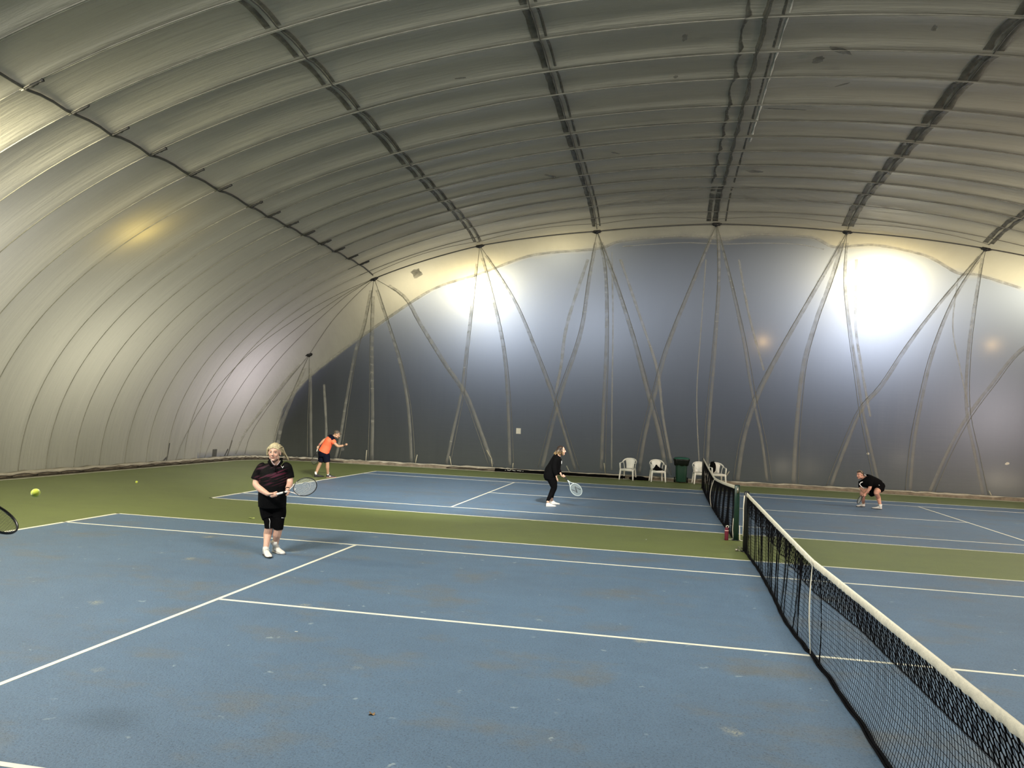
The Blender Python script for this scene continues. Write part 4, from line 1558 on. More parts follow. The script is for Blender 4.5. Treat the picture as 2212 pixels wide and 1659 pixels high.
def shoe(parent, heel, toe_dir, mat, sole_mat, L=.285, k=1.0, lace=None, accent=None):
    h = Vector([float(q) for q in heel]); h.z = 0
    d = Vector([float(q) for q in toe_dir]); d.z = 0; d.normalize(); s = Vector((d.y, -d.x, 0))
    secs = [(-.005, .018, .060), (.02, .031, .088), (.09, .034, .098), (.25, .035, .100), (.38, .037, .088), (.52, .042, .068), (.68, .047, .054), (.82, .045, .046), (.93, .034, .038), (1.0, .012, .026)]
    rings = []
    for t, w, z in secs:
        c = h+d*L*t
        ring = []
        for i in range(16):
            an = 2*math.pi*i/16
            cx_, cz_ = math.cos(an), math.sin(an)
            ring.append(tuple(c+s*w*k*math.copysign(abs(cx_)**.75, cx_)+Vector((0, 0, .012+(z*k-.012)*.5*(1+math.copysign(abs(cz_)**.8, cz_))))))
        rings.append(ring)
    mb = MB(); mb.add(*loft(rings))
    o = mb.build('shoe', mat, parent)
    mb = MB()
    rings = []
    for t, w, z in secs:
        c = h+d*L*(t*1.02-.008)
        ring = []
        for i in range(16):
            an = 2*math.pi*i/16
            ring.append(tuple(c+s*(w+.004)*k*math.cos(an)+Vector((0, 0, .013+.013*math.sin(an)+.004*(t > .9)))))
        rings.append(ring)
    mb.add(*loft(rings)); mb.build('sole', sole_mat, o)
    if lace is not None:
        mb = MB()
        for q in range(4):
            t = .36+.075*q
            z = (.098-.012*q)*k*(1-.10*q)
            c = h+d*L*t
            mb.tube([c+s*.022+Vector((0, 0, z-.010)), c+Vector((0, 0, z+.004)), c-s*.022+Vector((0, 0, z-.010))], .0035, 5)
        c = h+d*L*.33+Vector((0, 0, .098*k))
        for sg in (-1, 1):
            mb.tube([c, c+s*.028*sg+Vector((0, 0, .010)), c+s*.034*sg+d*.02-Vector((0, 0, .012))], .003, 5)
        mb.build('lace', lace, o)
    if accent is not None:
        mb = MB(); c = h+d*L*.35+Vector((0, 0, .045))
        for sg in (-1, 1):
            mb = MB(); mb.box(c+s*.0375*sg*k, (.05, .004, .022), rz=math.atan2(d.y, d.x))
            mb.build('side_mark', accent, o)
    return h+d*L*.14+Vector((0, 0, .10*k))

class Crop:
    "turns positions measured in an enlarged crop of the photograph into metres at the person's real distance"
    def __init__(s, ox, oy, k, D): s.ox, s.oy, s.k, s.D = ox, oy, k, D
    def __call__(s, x, y, dz=0.0): return Vector([float(q) for q in at(s.ox+x/s.k, s.oy+y/s.k, s.D-dz)])
    def g(s, x, y): return Vector([float(q) for q in ground(s.ox+x/s.k, s.oy+y/s.k)])
def depth_of(p): return float(np.dot(np.array(p)-CAM, _f))

# ================================================================== man with long pale hair (near court)
c0 = Crop(500, 930, 5.532, 11.74)
gL, gR = c0.g(418, 1492), c0.g(505, 1452)
D = (depth_of(gL)+depth_of(gR))/2
C1 = Crop(500, 930, 5.532, D)
e1 = empty('person', ((gL.x+gR.x)/2, (gL.y+gR.y)/2, 0))
tag(e1, 'person with long pale hair and red-streaked black polo, holding a racket in both hands', 'person')
M_SKIN1 = skin_mat('skin_pale', (.62, .38, .29))
M_SHOEW = simple('white_shoe', (.74, .72, .68), .55, .05, 25)
M_SOLEW = simple('sole', (.45, .45, .45), .6, .1, 25)
M_SOLED = simple('sole_dark', (.02, .02, .02), .6)
M_SOCK = simple('white_sock', (.72, .71, .68), .9, .06, 60, .4)
M_LILAC = simple('lilac_panel', (.42, .40, .48), .6)
aL = shoe(e1, gL-Vector((.03, 0, 0)), c0.g(492, 1527)-c0.g(405, 1470), M_SHOEW, M_SOLED, .295, 1.05, M_SOCK, M_LILAC)
aR = shoe(e1, gR, c0.g(625, 1476)-c0.g(500, 1440), M_SHOEW, M_SOLEW, .29, 1.05, M_SOCK, M_LILAC)
axis1_a, axis1_b = C1(470, 779, .34), C1(965, 650, .26)
ax = (axis1_b-axis1_a).normalized()
face1 = VIEW+UPV*.12-RIGHT*.10
rk1, RP = racket(axis1_a-ax*.012, ax, face1, 'black-framed racket with a white grip held by the long-haired person', (.012, .012, .014), (.72, .71, .68), (.70, .66, .64), 'oval')
mb = MB(); mb.tube([RP(.195, 0), RP(.215, 0)], .0175, 12); mb.build('collar', simple('black_collar', (.01, .01, .01)), rk1)
b = MB()
hd = C1(516, 262, .06)
fw = (Vector([float(q) for q in CAM])-hd).normalized()*.96-RIGHT*.26; fw.z = -.06
hP, hR, hs = head(b, hd, fw, Vector((0, 0, 1))-RIGHT*.02, 1.06)
neck = C1(528, 395, .00)
b.tube([C1(524, 300, .0), C1(524, 345, .01), neck, C1(530, 430, -.02)], [.052, .058, .066, .08], 14)
b.tube([C1(515, 430, -.02), C1(500, 520, 0), C1(495, 640, .03), C1(490, 780, .03), C1(492, 900, 0)], [(.09, .16), (.11, .165), (.14, .16), (.14, .165), (.12, .16)], 16, True, up=VIEW)
wL, wR = C1(440, 763, .33), C1(668, 712, .25)
limb(b, [C1(378, 440, 0), C1(318, 545, .0), C1(292, 640, .06), C1(352, 705, .20), wL], [.062, .055, .050, .048, .030])
limb(b, [C1(660, 435, 0), C1(693, 545, -.02), C1(697, 632, .04), C1(680, 680, .15), wR], [.060, .053, .047, .043, .029])
grip_hand(b, wL, RP(.055, 0), ax, 1.06, 1)
# the left hand cradles the throat: palm below, fingers spread up behind the frame, thumb in front
tc = RP(.28, 0)
open_hand(b, wR, (tc-wR).normalized()*.9-UPV*.35-RIGHT*.1, -RIGHT*.4+VIEW*.7, (28, 34, 38, 42), 1.0, -1, 1.6)
for (hip, kn, cf, an, a_) in ((C1(438, 925, 0), C1(452, 1145, .05), C1(433, 1235, .02), C1(430, 1335, .0), aL), (C1(558, 925, 0), C1(562, 1150, .03), C1(545, 1240, 0), C1(508, 1335, -.02), aR)):
    limb(b, [hip, (hip+kn)/2, kn, cf, (cf+a_)/2, a_], [.10, .085, .062, .064, .046, .038])
body = remeshed(b, 'body', M_SKIN1, e1, .0046, 3)
tint(body, face_spots(hP, hR, hs))
eyes(hP, hR, hs, e1)
# hair: cap swept back, long mane down the right side behind the shoulder
M_HAIR1 = simple('pale_hair', (.42, .36, .22), .55, .35, 26, .6, bscale=60)
h = MB()
h.ball(hP(0, -.028, .048), (.086, .096, .086), rot=hR, nu=24, nv=16)
rnd = random.Random(2)
def lock(pts, r):
    h.tube(resample(pts, .03), [r*(1-.75*(i/(max(1, len(resample(pts, .03))-1)))**2) for i in range(len(resample(pts, .03)))], 5)
for k in range(46):        # strands combed back from the hairline over the crown
    t = -1+2*k/45
    j = rnd.uniform(-.006, .006)
    lock([hP(.060*t, .078-.040*t*t+j, .070-.035*t*t), hP(.074*t, .045, .112-.045*t*t), hP(.086*t, -.02, .134-.060*t*t+j*.5), hP(.088*t, -.085, .105-.03*abs(t)), hP(.07*t, -.125, .03)], .0075)
for k in range(95):        # long mane falling behind the shoulder on the right of the picture
    t = rnd.random()
    st = hP(-.03+.115*t, -.06-.05*rnd.random(), .10-.10*rnd.random())
    q = rnd.random()
    en = C1(612+70*q+rnd.uniform(-12, 12), 268+88*q+rnd.uniform(-18, 22), -.10+rnd.uniform(-.04, .03))
    m1 = C1(590+rnd.uniform(-14, 14), 190+rnd.uniform(0, 60), -.07+rnd.uniform(-.03, .02))
    m2 = m1*.45+en*.55+Vector((0, 0, .008))
    lock([st, m1, m2, en], .0125)
for k in range(30):        # strands hanging beside the left cheek down to the collar
    x = rnd.uniform(422, 448)
    lock([hP(rnd.uniform(-.075, -.04), rnd.uniform(-.06, .03), .10), C1(448+rnd.uniform(-8, 6), 200, .01+rnd.uniform(-.05, .03)), C1(x, 245, .0+rnd.uniform(-.05, .02)), C1(x+rnd.uniform(-4, 6), 285+rnd.uniform(0, 22), rnd.uniform(-.05, .01))], .0115)
for k in range(16):        # hair over the ear on the right
    lock([hP(.055, rnd.uniform(-.01, .05), .095), hP(.084, rnd.uniform(-.03, .02), .05), hP(.092, -.04, .02+rnd.uniform(-.02, .02)), C1(612+rnd.uniform(-8, 8), 262, -.06)], .0105)
hair = remeshed(h, 'hair', M_HAIR1, e1, .0040, 1)
# shirt
def streaked_shirt():
    m, nt, b_ = new_mat('black_polo_streaks')
    tc = nt.nodes.new('ShaderNodeTexCoord')
    cb = nt.nodes.new('ShaderNodeCombineXYZ')
    al = math.radians(19)
    for i_, (v_, k_) in enumerate(((RIGHT*math.cos(al)+UPV*math.sin(al), 3.4), (-RIGHT*math.sin(al)+UPV*math.cos(al), 27))):
        dp = nt.nodes.new('ShaderNodeVectorMath'); dp.operation = 'DOT_PRODUCT'; dp.inputs[1].default_value = tuple(v_*k_)
        nt.links.new(tc.outputs['Object'], dp.inputs[0]); nt.links.new(dp.outputs['Value'], cb.inputs[i_])
    nz = nt.nodes.new('ShaderNodeTexNoise'); nz.inputs['Scale'].default_value = 1.0; nz.inputs['Detail'].default_value = 1.5
    nt.links.new(cb.outputs[0], nz.inputs['Vector'])
    s = ramp(nt, nz.outputs['Fac'], [(.50, (0, 0, 0)), (.60, (1, 1, 1))])
    sx = nt.nodes.new('ShaderNodeSeparateXYZ'); nt.links.new(tc.outputs['Object'], sx.inputs[0])
    zb = ramp(nt, sx.outputs[2], [(.0, (0, 0, 0)), (.1, (0, 0, 0))])
    mr = nt.nodes.new('ShaderNodeMapRange'); mr.inputs[1].default_value = 1.02; mr.inputs[2].default_value = 1.10; nt.links.new(sx.outputs[2], mr.inputs[0])
    mr2 = nt.nodes.new('ShaderNodeMapRange'); mr2.inputs[1].default_value = 1.36; mr2.inputs[2].default_value = 1.30; nt.links.new(sx.outputs[2], mr2.inputs[0])
    dd = nt.nodes.new('ShaderNodeMapRange'); dd.inputs[1].default_value = e1.location.x-.24; dd.inputs[2].default_value = e1.location.x-.15; nt.links.new(sx.outputs[0], dd.inputs[0])
    dd2 = nt.nodes.new('ShaderNodeMapRange'); dd2.inputs[1].default_value = e1.location.x+.27; dd2.inputs[2].default_value = e1.location.x+.20; nt.links.new(sx.outputs[0], dd2.inputs[0])
    f = math_n(nt, 'MULTIPLY', mr.outputs[0], mr2.outputs[0]); f = math_n(nt, 'MULTIPLY', f, dd.outputs[0]); f = math_n(nt, 'MULTIPLY', f, dd2.outputs[0])
    f = math_n(nt, 'MULTIPLY', f, s)
    n2 = noise_tex(nt, 5, 2)
    rc = ramp(nt, n2, [(.35, (.075, .010, .028)), (.6, (.045, .024, .034))])
    c = mix_col(nt, f, (.0025, .0025, .003), rc)
    nt.links.new(c, b_.inputs['Base Color'])
    b_.inputs['Roughness'].default_value = .75
    b_.inputs['Specular IOR Level'].default_value = .1
    nb = noise_tex(nt, 9, 3); bump(nt, b_, nb, .5, .02)
    return m
M_POLO = streaked_shirt()
M_BLACK = simple('black_knit', (.0025, .0025, .003), .9, .2, 20, .5, spec=.08, bscale=9)
s = MB()
limb(s, [C1(525, 405, -.03), C1(515, 440, -.02), C1(502, 520, .01), C1(496, 620, .04), C1(490, 720, .05), C1(488, 820, .03), C1(488, 905, .02)],
     [(.075, .085), (.115, .195), (.15, .210), (.175, .205), (.185, .205), (.18, .208), (.17, .205)], 24, VIEW)
limb(s, [C1(410, 425, -.02), C1(372, 450, 0), C1(325, 520, 0), C1(290, 592, .03)], [.07, .088, .084, .078], 14)
limb(s, [C1(630, 422, -.02), C1(660, 445, 0), C1(684, 510, -.01), C1(700, 572, .0)], [.07, .080, .074, .066], 14)
shirt = remeshed(s, 'polo_shirt', M_POLO, e1, .0075, 4)
s = MB()     # collar: two flat pointed flaps folded down round the neck, a short placket below
for sg, P4 in ((1, (C1(462, 330, .035), C1(500, 415, .150), C1(470, 425, .125), C1(432, 372, .04))), (-1, (C1(596, 330, .02), C1(545, 418, .150), C1(575, 428, .125), C1(618, 372, .02)))):
    P4 = [Vector(q) for q in P4]
    nn_ = (P4[1]-P4[0]).cross(P4[3]-P4[0]).normalized()
    if nn_.dot(VIEW) < 0: nn_ = -nn_
    vs = []
    for i in range(5):
        for j in range(4):
            u_, v_ = i/4, j/3
            p_ = P4[0]*(1-u_)*(1-v_)+P4[1]*u_*(1-v_)+P4[2]*u_*v_+P4[3]*(1-u_)*v_
            vs.append(p_+nn_*(.022*math.sin(math.pi*u_)+.010*(1-v_)))
    n_ = len(vs)
    fs = [(i*4+j, i*4+j+1, (i+1)*4+j+1, (i+1)*4+j) for i in range(4) for j in range(3)]
    fs += [tuple(q+n_ for q in f[::-1]) for f in fs]
    ring = [0, 4, 8, 12, 16, 17, 18, 19, 15, 11, 7, 3, 2, 1]
    fs += [(ring[k], ring[(k+1) % 14], ring[(k+1) % 14]+n_, ring[k]+n_) for k in range(14)]
    s.add(vs+[v-nn_*.006 for v in vs], fs)
s.tube([C1(455, 335, .02), C1(470, 345, -.06), C1(525, 350, -.09), C1(590, 345, -.05), C1(600, 335, .01)], [(.012, .026)]*5, 8, True, up=(0, 0, 1))
s.tube([C1(526, 425, .150), C1(526, 500, .168)], [(.003, .013)]*2, 6, True, up=VIEW)
s.build('collar', M_BLACK, shirt)
s = MB(); M_WH = simple('white_emblem', (.8, .8, .8), .6)
ec = C1(610, 437, .158)
s.tube([ec+UPV*.013-RIGHT*.015, ec-UPV*.010, ec+UPV*.016+RIGHT*.016], [(.003, .003), (.003, .008), (.003, .004)], 6, True, up=VIEW)
s.build('emblem', M_WH, shirt)
s = MB()
M_LIL = simple('pale_lilac', (.55, .45, .52), .8)
s.tube([C1(468, 345, .085), C1(490, 384, .130), C1(514, 414, .152)], .005, 6)
s.build('undershirt_edge', M_LIL, shirt)
s = MB(); s.tube([C1(580, 368, .100), C1(566, 392, .125), C1(548, 412, .148)], .005, 6)
s.build('undershirt_edge', M_LIL, shirt)
s = MB()
limb(s, [C1(488, 860, 0), C1(485, 930, 0)], [(.165, .195), (.16, .185)], 20, VIEW)
limb(s, [C1(432, 905, 0), C1(440, 990, .01), C1(455, 1050, .03)], [.125, .115, .105], 14)
limb(s, [C1(552, 905, 0), C1(562, 990, .0), C1(566, 1045, .01)], [.125, .115, .100], 14)
remeshed(s, 'shorts', M_BLACK, e1, .009, 4)
s = MB()
limb(s, [C1(442, 940, .01), C1(444, 1010, .02), C1(452, 1080, .04), C1(456, 1168, .05)], [.11, .100, .080, .070], 14)
limb(s, [C1(560, 940, .0), C1(564, 1010, .01), C1(566, 1080, .03), C1(560, 1182, .03)], [.11, .100, .080, .070], 14)
lg = remeshed(s, 'leggings', M_BLACK, e1, .0075, 3)
s = MB(); s.tube([C1(450, 1050, .118), C1(461, 1085, .116), C1(455, 1130, .118), C1(457, 1168, .118)], .0035, 6)
s.build('reflective_trim', M_WH, lg)
s = MB(); s.tube([C1(598, 1043, .100), C1(612, 1044, .088), C1(630, 1045, .065)], [(.002, .004)]*3, 5, True, up=VIEW)
s.build('small_print', M_WH, lg)
for an, top in ((aL, C1(431, 1322, .0)), (aR, C1(508, 1332, -.02))):
    s = MB(); s.tube([an-Vector((0, 0, .05)), an, an*.5+top*.5, top], [.045, .043, .044, .047], 14); s.build('sock', M_SOCK, e1)
s = MB(); q = (C1(680, 680, .15)-wR).normalized(); s.tube([wR+q*.012, wR+q*.035], .036, 14); s.build('wristband', M_BLACK, e1)

# ================================================================== man in the orange shirt (behind the far baseline)
c0 = Crop(640, 910, 11.85, 25)
g1, g2 = c0.g(480, 1428), c0.g(785, 1440)
D = (depth_of(g1)+depth_of(g2))/2
C2 = Crop(640, 910, 11.85, D)
e2 = empty('person', ((g1.x+g2.x)/2, (g1.y+g2.y)/2, 0))
tag(e2, 'person in an orange and navy shirt and black shorts leaning forward, one fist held out', 'person')
M_SKIN2 = skin_mat('skin_tan', (.42, .25, .155))
M_SHOEB = simple('black_shoe', (.012, .011, .013), .5, .2, 25)
M_SOLEP = simple('sole_pink', (.45, .25, .2), .6)
a1 = shoe(e2, g1-RIGHT*.02, c0.g(690, 1428)-g1, M_SHOEB, M_SOLED, .31, 1.12, None)
a2 = shoe(e2, g2-RIGHT*.02, c0.g(1000, 1444)-g2, M_SHOEB, M_SOLEP, .31, 1.12, M_SHOEB, M_WH)
b = MB()
hfw = RIGHT*.85-Vector((0, 0, .45))-VIEW*.15
hP, hR, hs = head(b, C2(1040, 335, 0), hfw, Vector((0, 0, 1))+RIGHT*.5, 1.0)
b.tube([C2(1010, 360, 0), C2(965, 385, 0), C2(920, 420, 0)], [.055, .058, .07], 12)
limb(b, [C2(900, 430, 0), C2(830, 520, 0), C2(770, 640, 0), C2(715, 790, 0), C2(700, 860, 0)], [(.15, .12), (.15, .13), (.13, .13), (.13, .12), (.12, .12)], 14, VIEW)
w1, w2 = C2(590, 612, .02), C2(1240, 612, .16)
limb(b, [C2(800, 440, -.05), C2(715, 480, .0), C2(655, 535, .02), w1], [.05, .046, .040, .028])
limb(b, [C2(930, 500, .14), C2(1010, 590, .16), C2(1075, 640, .16), C2(1150, 632, .16), w2], [.055, .048, .044, .038, .027])
but, tip = C2(556, 640, .03), C2(452, 1098, .14)
ax2 = (tip-but).normalized()
rk2, RP2 = racket(but, ax2, VIEW*.9-RIGHT*.3, 'dark racket held low behind the back of the person in orange', (.010, .010, .011), (.70, .66, .6), (.010, .010, .011), None, .60, .0008, (.10, .11, .10))
grip_hand(b, w1, RP2(.03, 0), ax2, 1.0, -1)
# fist of the forward arm
fd = (C2(1320, 580, .16)-w2).normalized()
b.ball(w2+fd*.055, (.040, .036, .042))
for q in range(4):
    kc = w2+fd*.085+VIEW*(.026-.017*q)+UPV*.012
    b.tube([kc-fd*.03, kc+fd*.008, kc+fd*.012-UPV*.028, kc-fd*.018-UPV*.034], [.010, .011, .010, .009], 8)
b.tube([w2+fd*.03+VIEW*.03, w2+fd*.07+VIEW*.035-UPV*.01, w2+fd*.085+VIEW*.01-UPV*.03], [.013, .012, .009], 8)
for hip, kn, cf, a_ in ((C2(660, 860, -.05), C2(618, 1060, -.03), C2(565, 1180, -.04), a1), (C2(770, 860, .07), C2(800, 1070, .09), C2(800, 1180, .06), a2)):
    limb(b, [hip, (hip+kn)/2, kn, cf, (cf+a_)/2, a_], [.10, .085, .058, .060, .046, .038])
body = remeshed(b, 'body', M_SKIN2, e2, .008, 3)
tint(body, face_spots(hP, hR, hs))
eyes(hP, hR, hs, e2)
h = MB()
h.ball(hP(0, -.028, .050), (.084, .092, .078), rot=hR, nu=16, nv=12)
h.ball(hP(0, .045, .088), (.06, .05, .026), rot=hR)
for k in range(8):
    h.tube([hP(-.05+.014*k, .05, .085), hP(-.05+.014*k, .10, .078), hP(-.05+.014*k, .128, .045+.01*(k % 3))], [.014, .012, .006], 6)
remeshed(h, 'hair', simple('brown_grey_hair', (.07, .055, .04), .6, .5, 40, .5), e2, .008, 2)
M_ORANGE = simple('orange_shirt', (.95, .15, .06), .7, .06, 6, .3, bscale=10)
M_NAVY = simple('navy_cloth', (.003, .004, .012), .8, .2, 12, .3, spec=.1, bscale=12)
s = MB()
limb(s, [C2(890, 440, .02), C2(850, 500, .03), C2(790, 610, .02), C2(740, 710, .02), C2(703, 790, .02)], [(.19, .125), (.20, .150), (.17, .155), (.165, .165), (.17, .178)], 22, VIEW)
limb(s, [C2(900, 490, .10), C2(950, 520, .14), C2(985, 562, .15)], [.095, .085, .070], 14)
sh = remeshed(s, 'shirt', M_ORANGE, e2, .009, 4)
s = MB()
limb(s, [C2(893, 438, .02), C2(925, 402, .01), C2(952, 375, .0)], [(.192, .140), (.14, .12), (.065, .06)], 22, VIEW)
limb(s, [C2(905, 470, .12), C2(960, 492, .15)], [.085, .060], 14)
remeshed(s, 'yoke', M_NAVY, sh, .009, 4)
s = MB()
limb(s, [C2(700, 770, .01), C2(710, 900, .01)], [(.165, .180), (.16, .175)], 20, VIEW)
limb(s, [C2(670, 860, -.03), C2(640, 1040, -.03)], [.13, .105], 14)
limb(s, [C2(760, 860, .05), C2(792, 1055, .08)], [.13, .098], 14)
remeshed(s, 'shorts', M_NAVY, e2, .010, 4)
for an in (a1, a2):
    s = MB(); s.tube([an-Vector((0, 0, .05)), an, an+Vector((0, 0, .06))], [.036, .040, .046], 14); s.build('sock', M_SOCK, e2)
s = MB(); q = (C2(1150, 632, .16)-w2).normalized(); s.tube([w2+q*.005, w2+q*.03], .034, 14); s.build('watch', M_BLACK, e2)
s = MB(); q = (C2(655, 535, .02)-w1).normalized(); s.tube([w1+q*.01, w1+q*.05], .038, 14); s.build('wristband', simple('red_white_band', (.35, .12, .12)), e2)

# ================================================================== woman in black (far court)
c0 = Crop(1140, 940, 9.756, 20)
g1, g2 = c0.g(385, 1508), c0.g(470, 1462)
D = (depth_of(g1)+depth_of(g2))/2
C3 = Crop(1140, 940, 9.756, D)
e3 = empty('person', ((g1.x+g2.x)/2, (g1.y+g2.y)/2, 0))
tag(e3, 'person with shoulder-length hair in loose black clothes and white shoes, crouching with a pale racket', 'person')
a1 = shoe(e3, g1, c0.g(605, 1512)-g1, M_SHOEW, M_SOLEW, .26, 1.0, M_SOCK)
a2 = shoe(e3, g2, c0.g(610, 1465)-g2, M_SHOEW, M_SOLEW, .26, 1.0, M_SOCK)
M_SKIN3 = skin_mat('skin_light', (.60, .37, .27))
b = MB()
hfw = RIGHT*.95-Vector((0, 0, .06))+VIEW*.25
hP, hR, hs = head(b, C3(712, 325, 0), hfw, Vector((0, 0, 1))+RIGHT*.08, .95)
b.tube([C3(690, 350, 0), C3(665, 400, 0), C3(640, 450, 0)], [.045, .048, .06], 12)
limb(b, [C3(630, 460, 0), C3(590, 560, 0), C3(540, 700, 0), C3(490, 860, 0), C3(480, 930, 0)], [(.13, .09), (.14, .10), (.12, .11), (.13, .12), (.13, .12)], 14, VIEW)
but, tip = C3(722, 822, .05), C3(1120, 1258, .12)
ax3 = (tip-but).normalized()
rk3, RP3 = racket(but, ax3, VIEW*.95+UPV*.1+RIGHT*.1, 'white-framed racket with a dark double mark on its strings, pointing down to the floor', (.62, .72, .72), (.015, .015, .018), (.62, .72, .72), 'vv', .70, .0016, (.55, .66, .68))
wf, wn = C3(690, 805, .00), C3(602, 862, .20)
limb(b, [C3(660, 500, -.15), C3(650, 620, -.12), C3(640, 720, -.05), wf], [.045, .042, .038, .026])
limb(b, [C3(600, 500, .17), C3(560, 640, .20), C3(565, 740, .20), wn], [.045, .042, .038, .026])
grip_hand(b, wf, RP3(.06, 0), ax3, .95, -1)
open_hand(b, wn, -UPV+RIGHT*.12, VIEW*.1+RIGHT*.9, (25, 30, 34, 38), .95, 1)
for hip, kn, cf, a_ in ((C3(500, 930, .08), C3(545, 1110, .09), C3(490, 1230, .07), a1), (C3(510, 930, -.08), C3(565, 1110, -.08), C3(510, 1230, -.10), a2)):
    limb(b, [hip, (hip+kn)/2, kn, cf, (cf+a_)/2, a_], [.09, .08, .055, .054, .042, .034])
body = remeshed(b, 'body', M_SKIN3, e3, .0075, 3)
tint(body, face_spots(hP, hR, hs))
eyes(hP, hR, hs, e3)
def two_tone_hair():
    m, nt, b_ = new_mat('hair_dark_to_blond')
    tc = nt.nodes.new('ShaderNodeTexCoord'); sx = nt.nodes.new('ShaderNodeSeparateXYZ'); nt.links.new(tc.outputs['Object'], sx.inputs[0])
    mr = nt.nodes.new('ShaderNodeMapRange'); mr.inputs[1].default_value = C3(700, 300).z; mr.inputs[2].default_value = C3(700, 430).z
    nt.links.new(sx.outputs[2], mr.inputs[0])
    nz = noise_tex(nt, 30, 3, .6, (1, 1, .2))
    f = math_n(nt, 'MULTIPLY', mr.outputs[0], ramp(nt, nz, [(.40, (.1, .1, .1)), (.6, (1, 1, 1))]))
    nt.links.new(mix_col(nt, f, (.022, .012, .008), (.42, .28, .12)), b_.inputs['Base Color'])
    b_.inputs['Roughness'].default_value = .55
    bump(nt, b_, nz, .5, .01)
    return m
h = MB()
h.ball(hP(0, -.030, .045), (.086, .092, .084), rot=hR, nu=18, nv=12)
rnd = random.Random(7)
for k in range(34):
    side = -1 if k % 2 else 1
    t = rnd.random()
    x0_ = side*.080
    st = hP(x0_*(1-.6*t), .03-.13*t, .06)
    tx = 590+rnd.uniform(-50, 40) if t > .45 else 700+rnd.uniform(-50, 70)
    en = C3(tx, rnd.uniform(385, 440) if t <= .45 else rnd.uniform(370, 420), side*(.10-.05*t))
    mid = st*.5+en*.5+VIEW*side*.02
    h.tube([st, mid, en*.8+mid*.2, en], [.022, .020, .014, .004], 7)
for k in range(5):
    h.tube([C3(600, 340, .03*k-.05), C3(570, 380, .03*k-.05), C3(540, 385+4*k, .03*k-.05)], [.02, .014, .004], 6)
remeshed(h, 'hair', two_tone_hair(), e3, .007, 2)
s = MB()
limb(s, [C3(650, 430, 0), C3(622, 470, .0), C3(588, 550, .0), C3(548, 650, .0), C3(503, 750, .0), C3(468, 850, .0), C3(452, 925, .0)],
     [(.07, .065), (.17, .115), (.19, .135), (.19, .155), (.20, .178), (.20, .168), (.19, .140)], 24, VIEW)
s.tube([C3(440, 870, 0), C3(405, 955, 0)], [(.15, .09), (.14, .075)], 16, True, up=VIEW)
limb(s, [C3(655, 490, -.12), C3(650, 620, -.12), C3(640, 720, -.06), C3(682, 795, .0)], [.075, .066, .062, .046], 14)
limb(s, [C3(600, 500, .16), C3(562, 640, .19), C3(567, 740, .20), C3(600, 845, .20)], [.080, .070, .068, .052], 14)
top = remeshed(s, 'loose_top', M_BLACK, e3, .009, 4)
s = MB(); s.tube([C3(712, 545, .13), C3(716, 570, .12), C3(712, 585, .13), C3(714, 612, .12)], [(.004, .007)]*4, 5, True, up=VIEW); s.build('zip_trim', M_WH, top)
s = MB()
for dzz, dx_, an in ((.08, 0, a1), (-.08, 14, a2)):
    limb(s, [C3(495+dx_, 900, dzz), C3(528+dx_, 1010, dzz), C3(545+dx_, 1110, dzz), C3(500+dx_, 1225, dzz), an+Vector((0, 0, .05))], [.125, .100, .072, .066, .040], 14)
remeshed(s, 'leggings', M_BLACK, e3, .008, 3)

# ================================================================== crouching player (right part of the far court)
c0 = Crop(1820, 990, 12.76, 23.4)
g1, g2 = c0.g(605, 1342), c0.g(1080, 1418)
D = (depth_of(g1)+depth_of(g2))/2
C4 = Crop(1820, 990, 12.76, D)
e4 = empty('person', ((g1.x+g2.x)/2, (g1.y+g2.y)/2, 0))
tag(e4, 'person crouching low in black with a white curve on the chest, right far court', 'person')
a1 = shoe(e4, g1, c0.g(392, 1338)-g1, M_SHOEW, M_SOLED, .28, 1.05, None)
a2 = shoe(e4, g2, c0.g(905, 1400)-g2, M_SHOEW, M_SOLED, .28, 1.05, None)
M_SKIN4 = skin_mat('skin_rosy', (.55, .29, .21))
b = MB()
hfw = -RIGHT*.90-Vector((0, 0, .12))+VIEW*.35
hP, hR, hs = head(b, C4(480, 455, 0), hfw, Vector((0, 0, 1))-RIGHT*.10, 1.0)
b.tube([C4(520, 500, 0), C4(560, 540, 0), C4(600, 570, 0)], [.055, .06, .075], 12)
limb(b, [C4(600, 590, 0), C4(750, 630, 0), C4(900, 690, 0), C4(1000, 770, 0)], [(.15, .12), (.15, .13), (.14, .13), (.13, .12)], 14, VIEW)
but, tip = C4(648, 985, .18), C4(372, 1225, .62)
ax4 = (tip-but).normalized()
rk4, RP4 = racket(but, ax4, RIGHT*.55+VIEW*.75-UPV*.3, 'black-framed racket held low in front of the crouching player', (.010, .010, .011), (.30, .10, .08), (.02, .02, .02), None, .60, .0011, (.34, .38, .36))
wn, wf = C4(655, 955, .19), C4(600, 935, .08)
limb(b, [C4(740, 620, .18), C4(762, 730, .22), C4(752, 815, .24), C4(700, 895, .22), wn], [.06, .054, .047, .042, .029])
limb(b, [C4(520, 680, -.12), C4(505, 780, -.10), C4(520, 840, -.05), C4(560, 890, .02), wf], [.055, .05, .045, .040, .029])
grip_hand(b, wn, RP4(.045, 0), ax4, 1.0, 1)
grip_hand(b, wf, RP4(.135, 0), ax4, 1.0, -1)
for hip, kn, cf, a_ in ((C4(960, 830, -.15), C4(545, 930, -.05), C4(560, 1060, -.12), a1), (C4(1010, 830, .12), C4(928, 950, .28), C4(990, 1090, .10), a2)):
    limb(b, [hip, (hip+kn)/2, kn, cf, (cf+a_)/2, a_], [.11, .095, .068, .066, .050, .040])
body = remeshed(b, 'body', M_SKIN4, e4, .008, 3)
tint(body, face_spots(hP, hR, hs))
eyes(hP, hR, hs, e4)
h = MB()
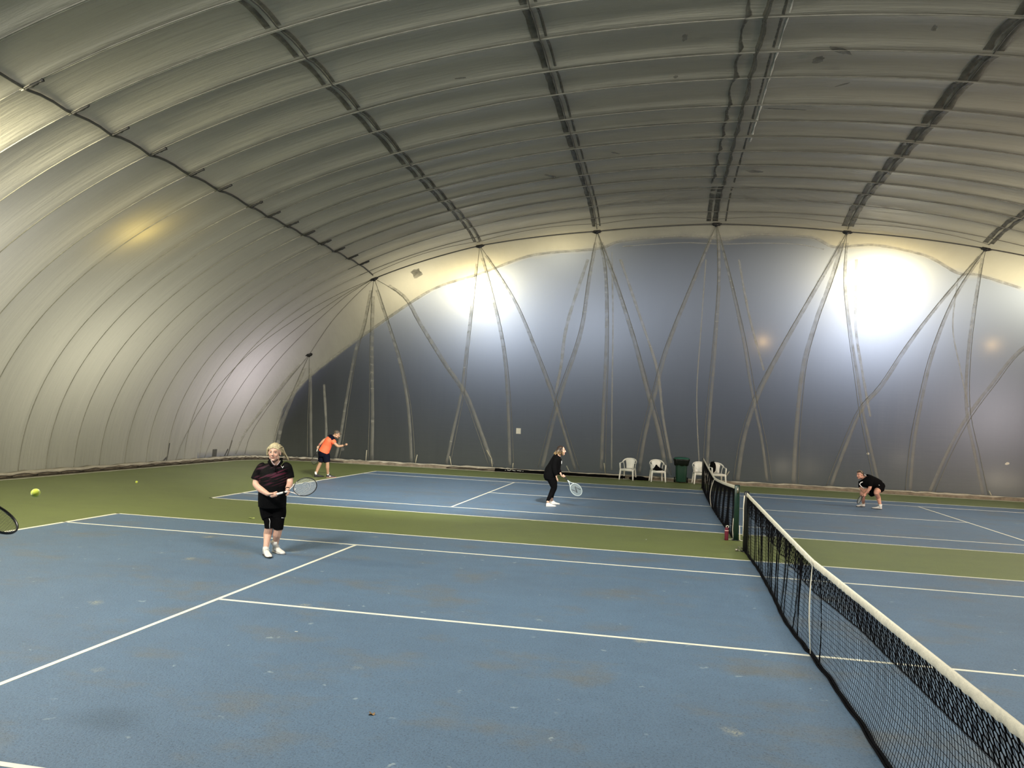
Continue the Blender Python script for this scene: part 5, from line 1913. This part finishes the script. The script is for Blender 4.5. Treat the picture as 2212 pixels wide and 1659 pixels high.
h.ball(hP(0, -.030, .050), (.084, .090, .078), rot=hR, nu=16, nv=12)
h.ball(hP(0, .03, .09), (.06, .05, .022), rot=hR)
h.tube([hP(0, -.10, .04), hP(0, -.125, -.01), hP(0, -.11, -.06), hP(0, -.10, -.09)], [.025, .024, .018, .006], 8)
hair = remeshed(h, 'hair', simple('dark_brown_hair', (.045, .028, .018), .55, .5, 40, .5), e4, .008, 2)
s = MB(); s.tube([hP(.086*math.sin(t), -.01+.0*t, .06+.068*math.cos(t)) for t in [-1.9+.25*i for i in range(16)]], [(.006, .010)]*16, 6); s.build('headband', simple('tan_band', (.45, .36, .25), .5), hair)
s = MB()
limb(s, [C4(565, 560, .0), C4(610, 610, .02), C4(690, 625, .03), C4(800, 655, .02), C4(910, 700, .0), C4(1010, 745, 0)], [(.14, .12), (.21, .195), (.22, .200), (.20, .180), (.18, .175), (.17, .155)], 24, VIEW)
limb(s, [C4(715, 590, .13), C4(748, 680, .20), C4(757, 775, .22)], [.10, .085, .074], 14)
limb(s, [C4(520, 640, -.10), C4(508, 740, -.10), C4(508, 800, -.08)], [.085, .078, .068], 14)
sh = remeshed(s, 'shirt', M_BLACK, e4, .009, 4)
s = MB()
s.tube([C4(556, 648, .225), C4(505, 668, .215), C4(470, 712, .19), C4(500, 762, .20), C4(545, 798, .21), C4(592, 815, .215)], [(.006, .011), (.006, .015), (.006, .016), (.006, .013), (.006, .009), (.006, .004)], 6, True, up=VIEW)
s.tube([C4(600, 448, .06), C4(628, 466, .07), C4(655, 482, .08)], [(.02, .009)]*3, 6, True, up=VIEW)
s.build('white_piping', M_WH, sh)
s = MB()
limb(s, [C4(960, 730, 0), C4(1040, 790, 0), C4(1070, 830, 0)], [(.17, .15), (.18, .15), (.15, .10)], 20, VIEW)
limb(s, [C4(1020, 810, .10), C4(960, 880, .20)], [.15, .105], 14)
limb(s, [C4(980, 820, -.10), C4(850, 920, -.06), C4(750, 985, -.04)], [.14, .12, .098], 14)
st = remeshed(s, 'shorts', M_BLACK, e4, .009, 4)
s = MB(); s.tube([C4(998, 735, .20), C4(1050, 768, .20)], [(.01, .010)]*2, 6, True, up=VIEW); s.build('white_mark', M_WH, st)
for an in (a1, a2):
    s = MB(); s.tube([an-Vector((0, 0, .05)), an, an+Vector((0, 0, .05))], [.043, .043, .046], 14); s.build('sock', M_SOCK, e4)

# racket of a player outside the picture, its tip reaching in at the left edge
tipL = Vector([float(q) for q in at(34, 1147, 5.2)])
butL = Vector([float(q) for q in at(-190, 1010, 5.0)])
axL = (tipL-butL).normalized()
rkL, _P = racket(tipL-axL*.683, axL, UPV*.93+VIEW*.25, 'dark racket tip reaching in at the left edge', (.012, .012, .012), (.02, .02, .02), (.012, .012, .012), None, .685, .0011, (.05, .055, .04))
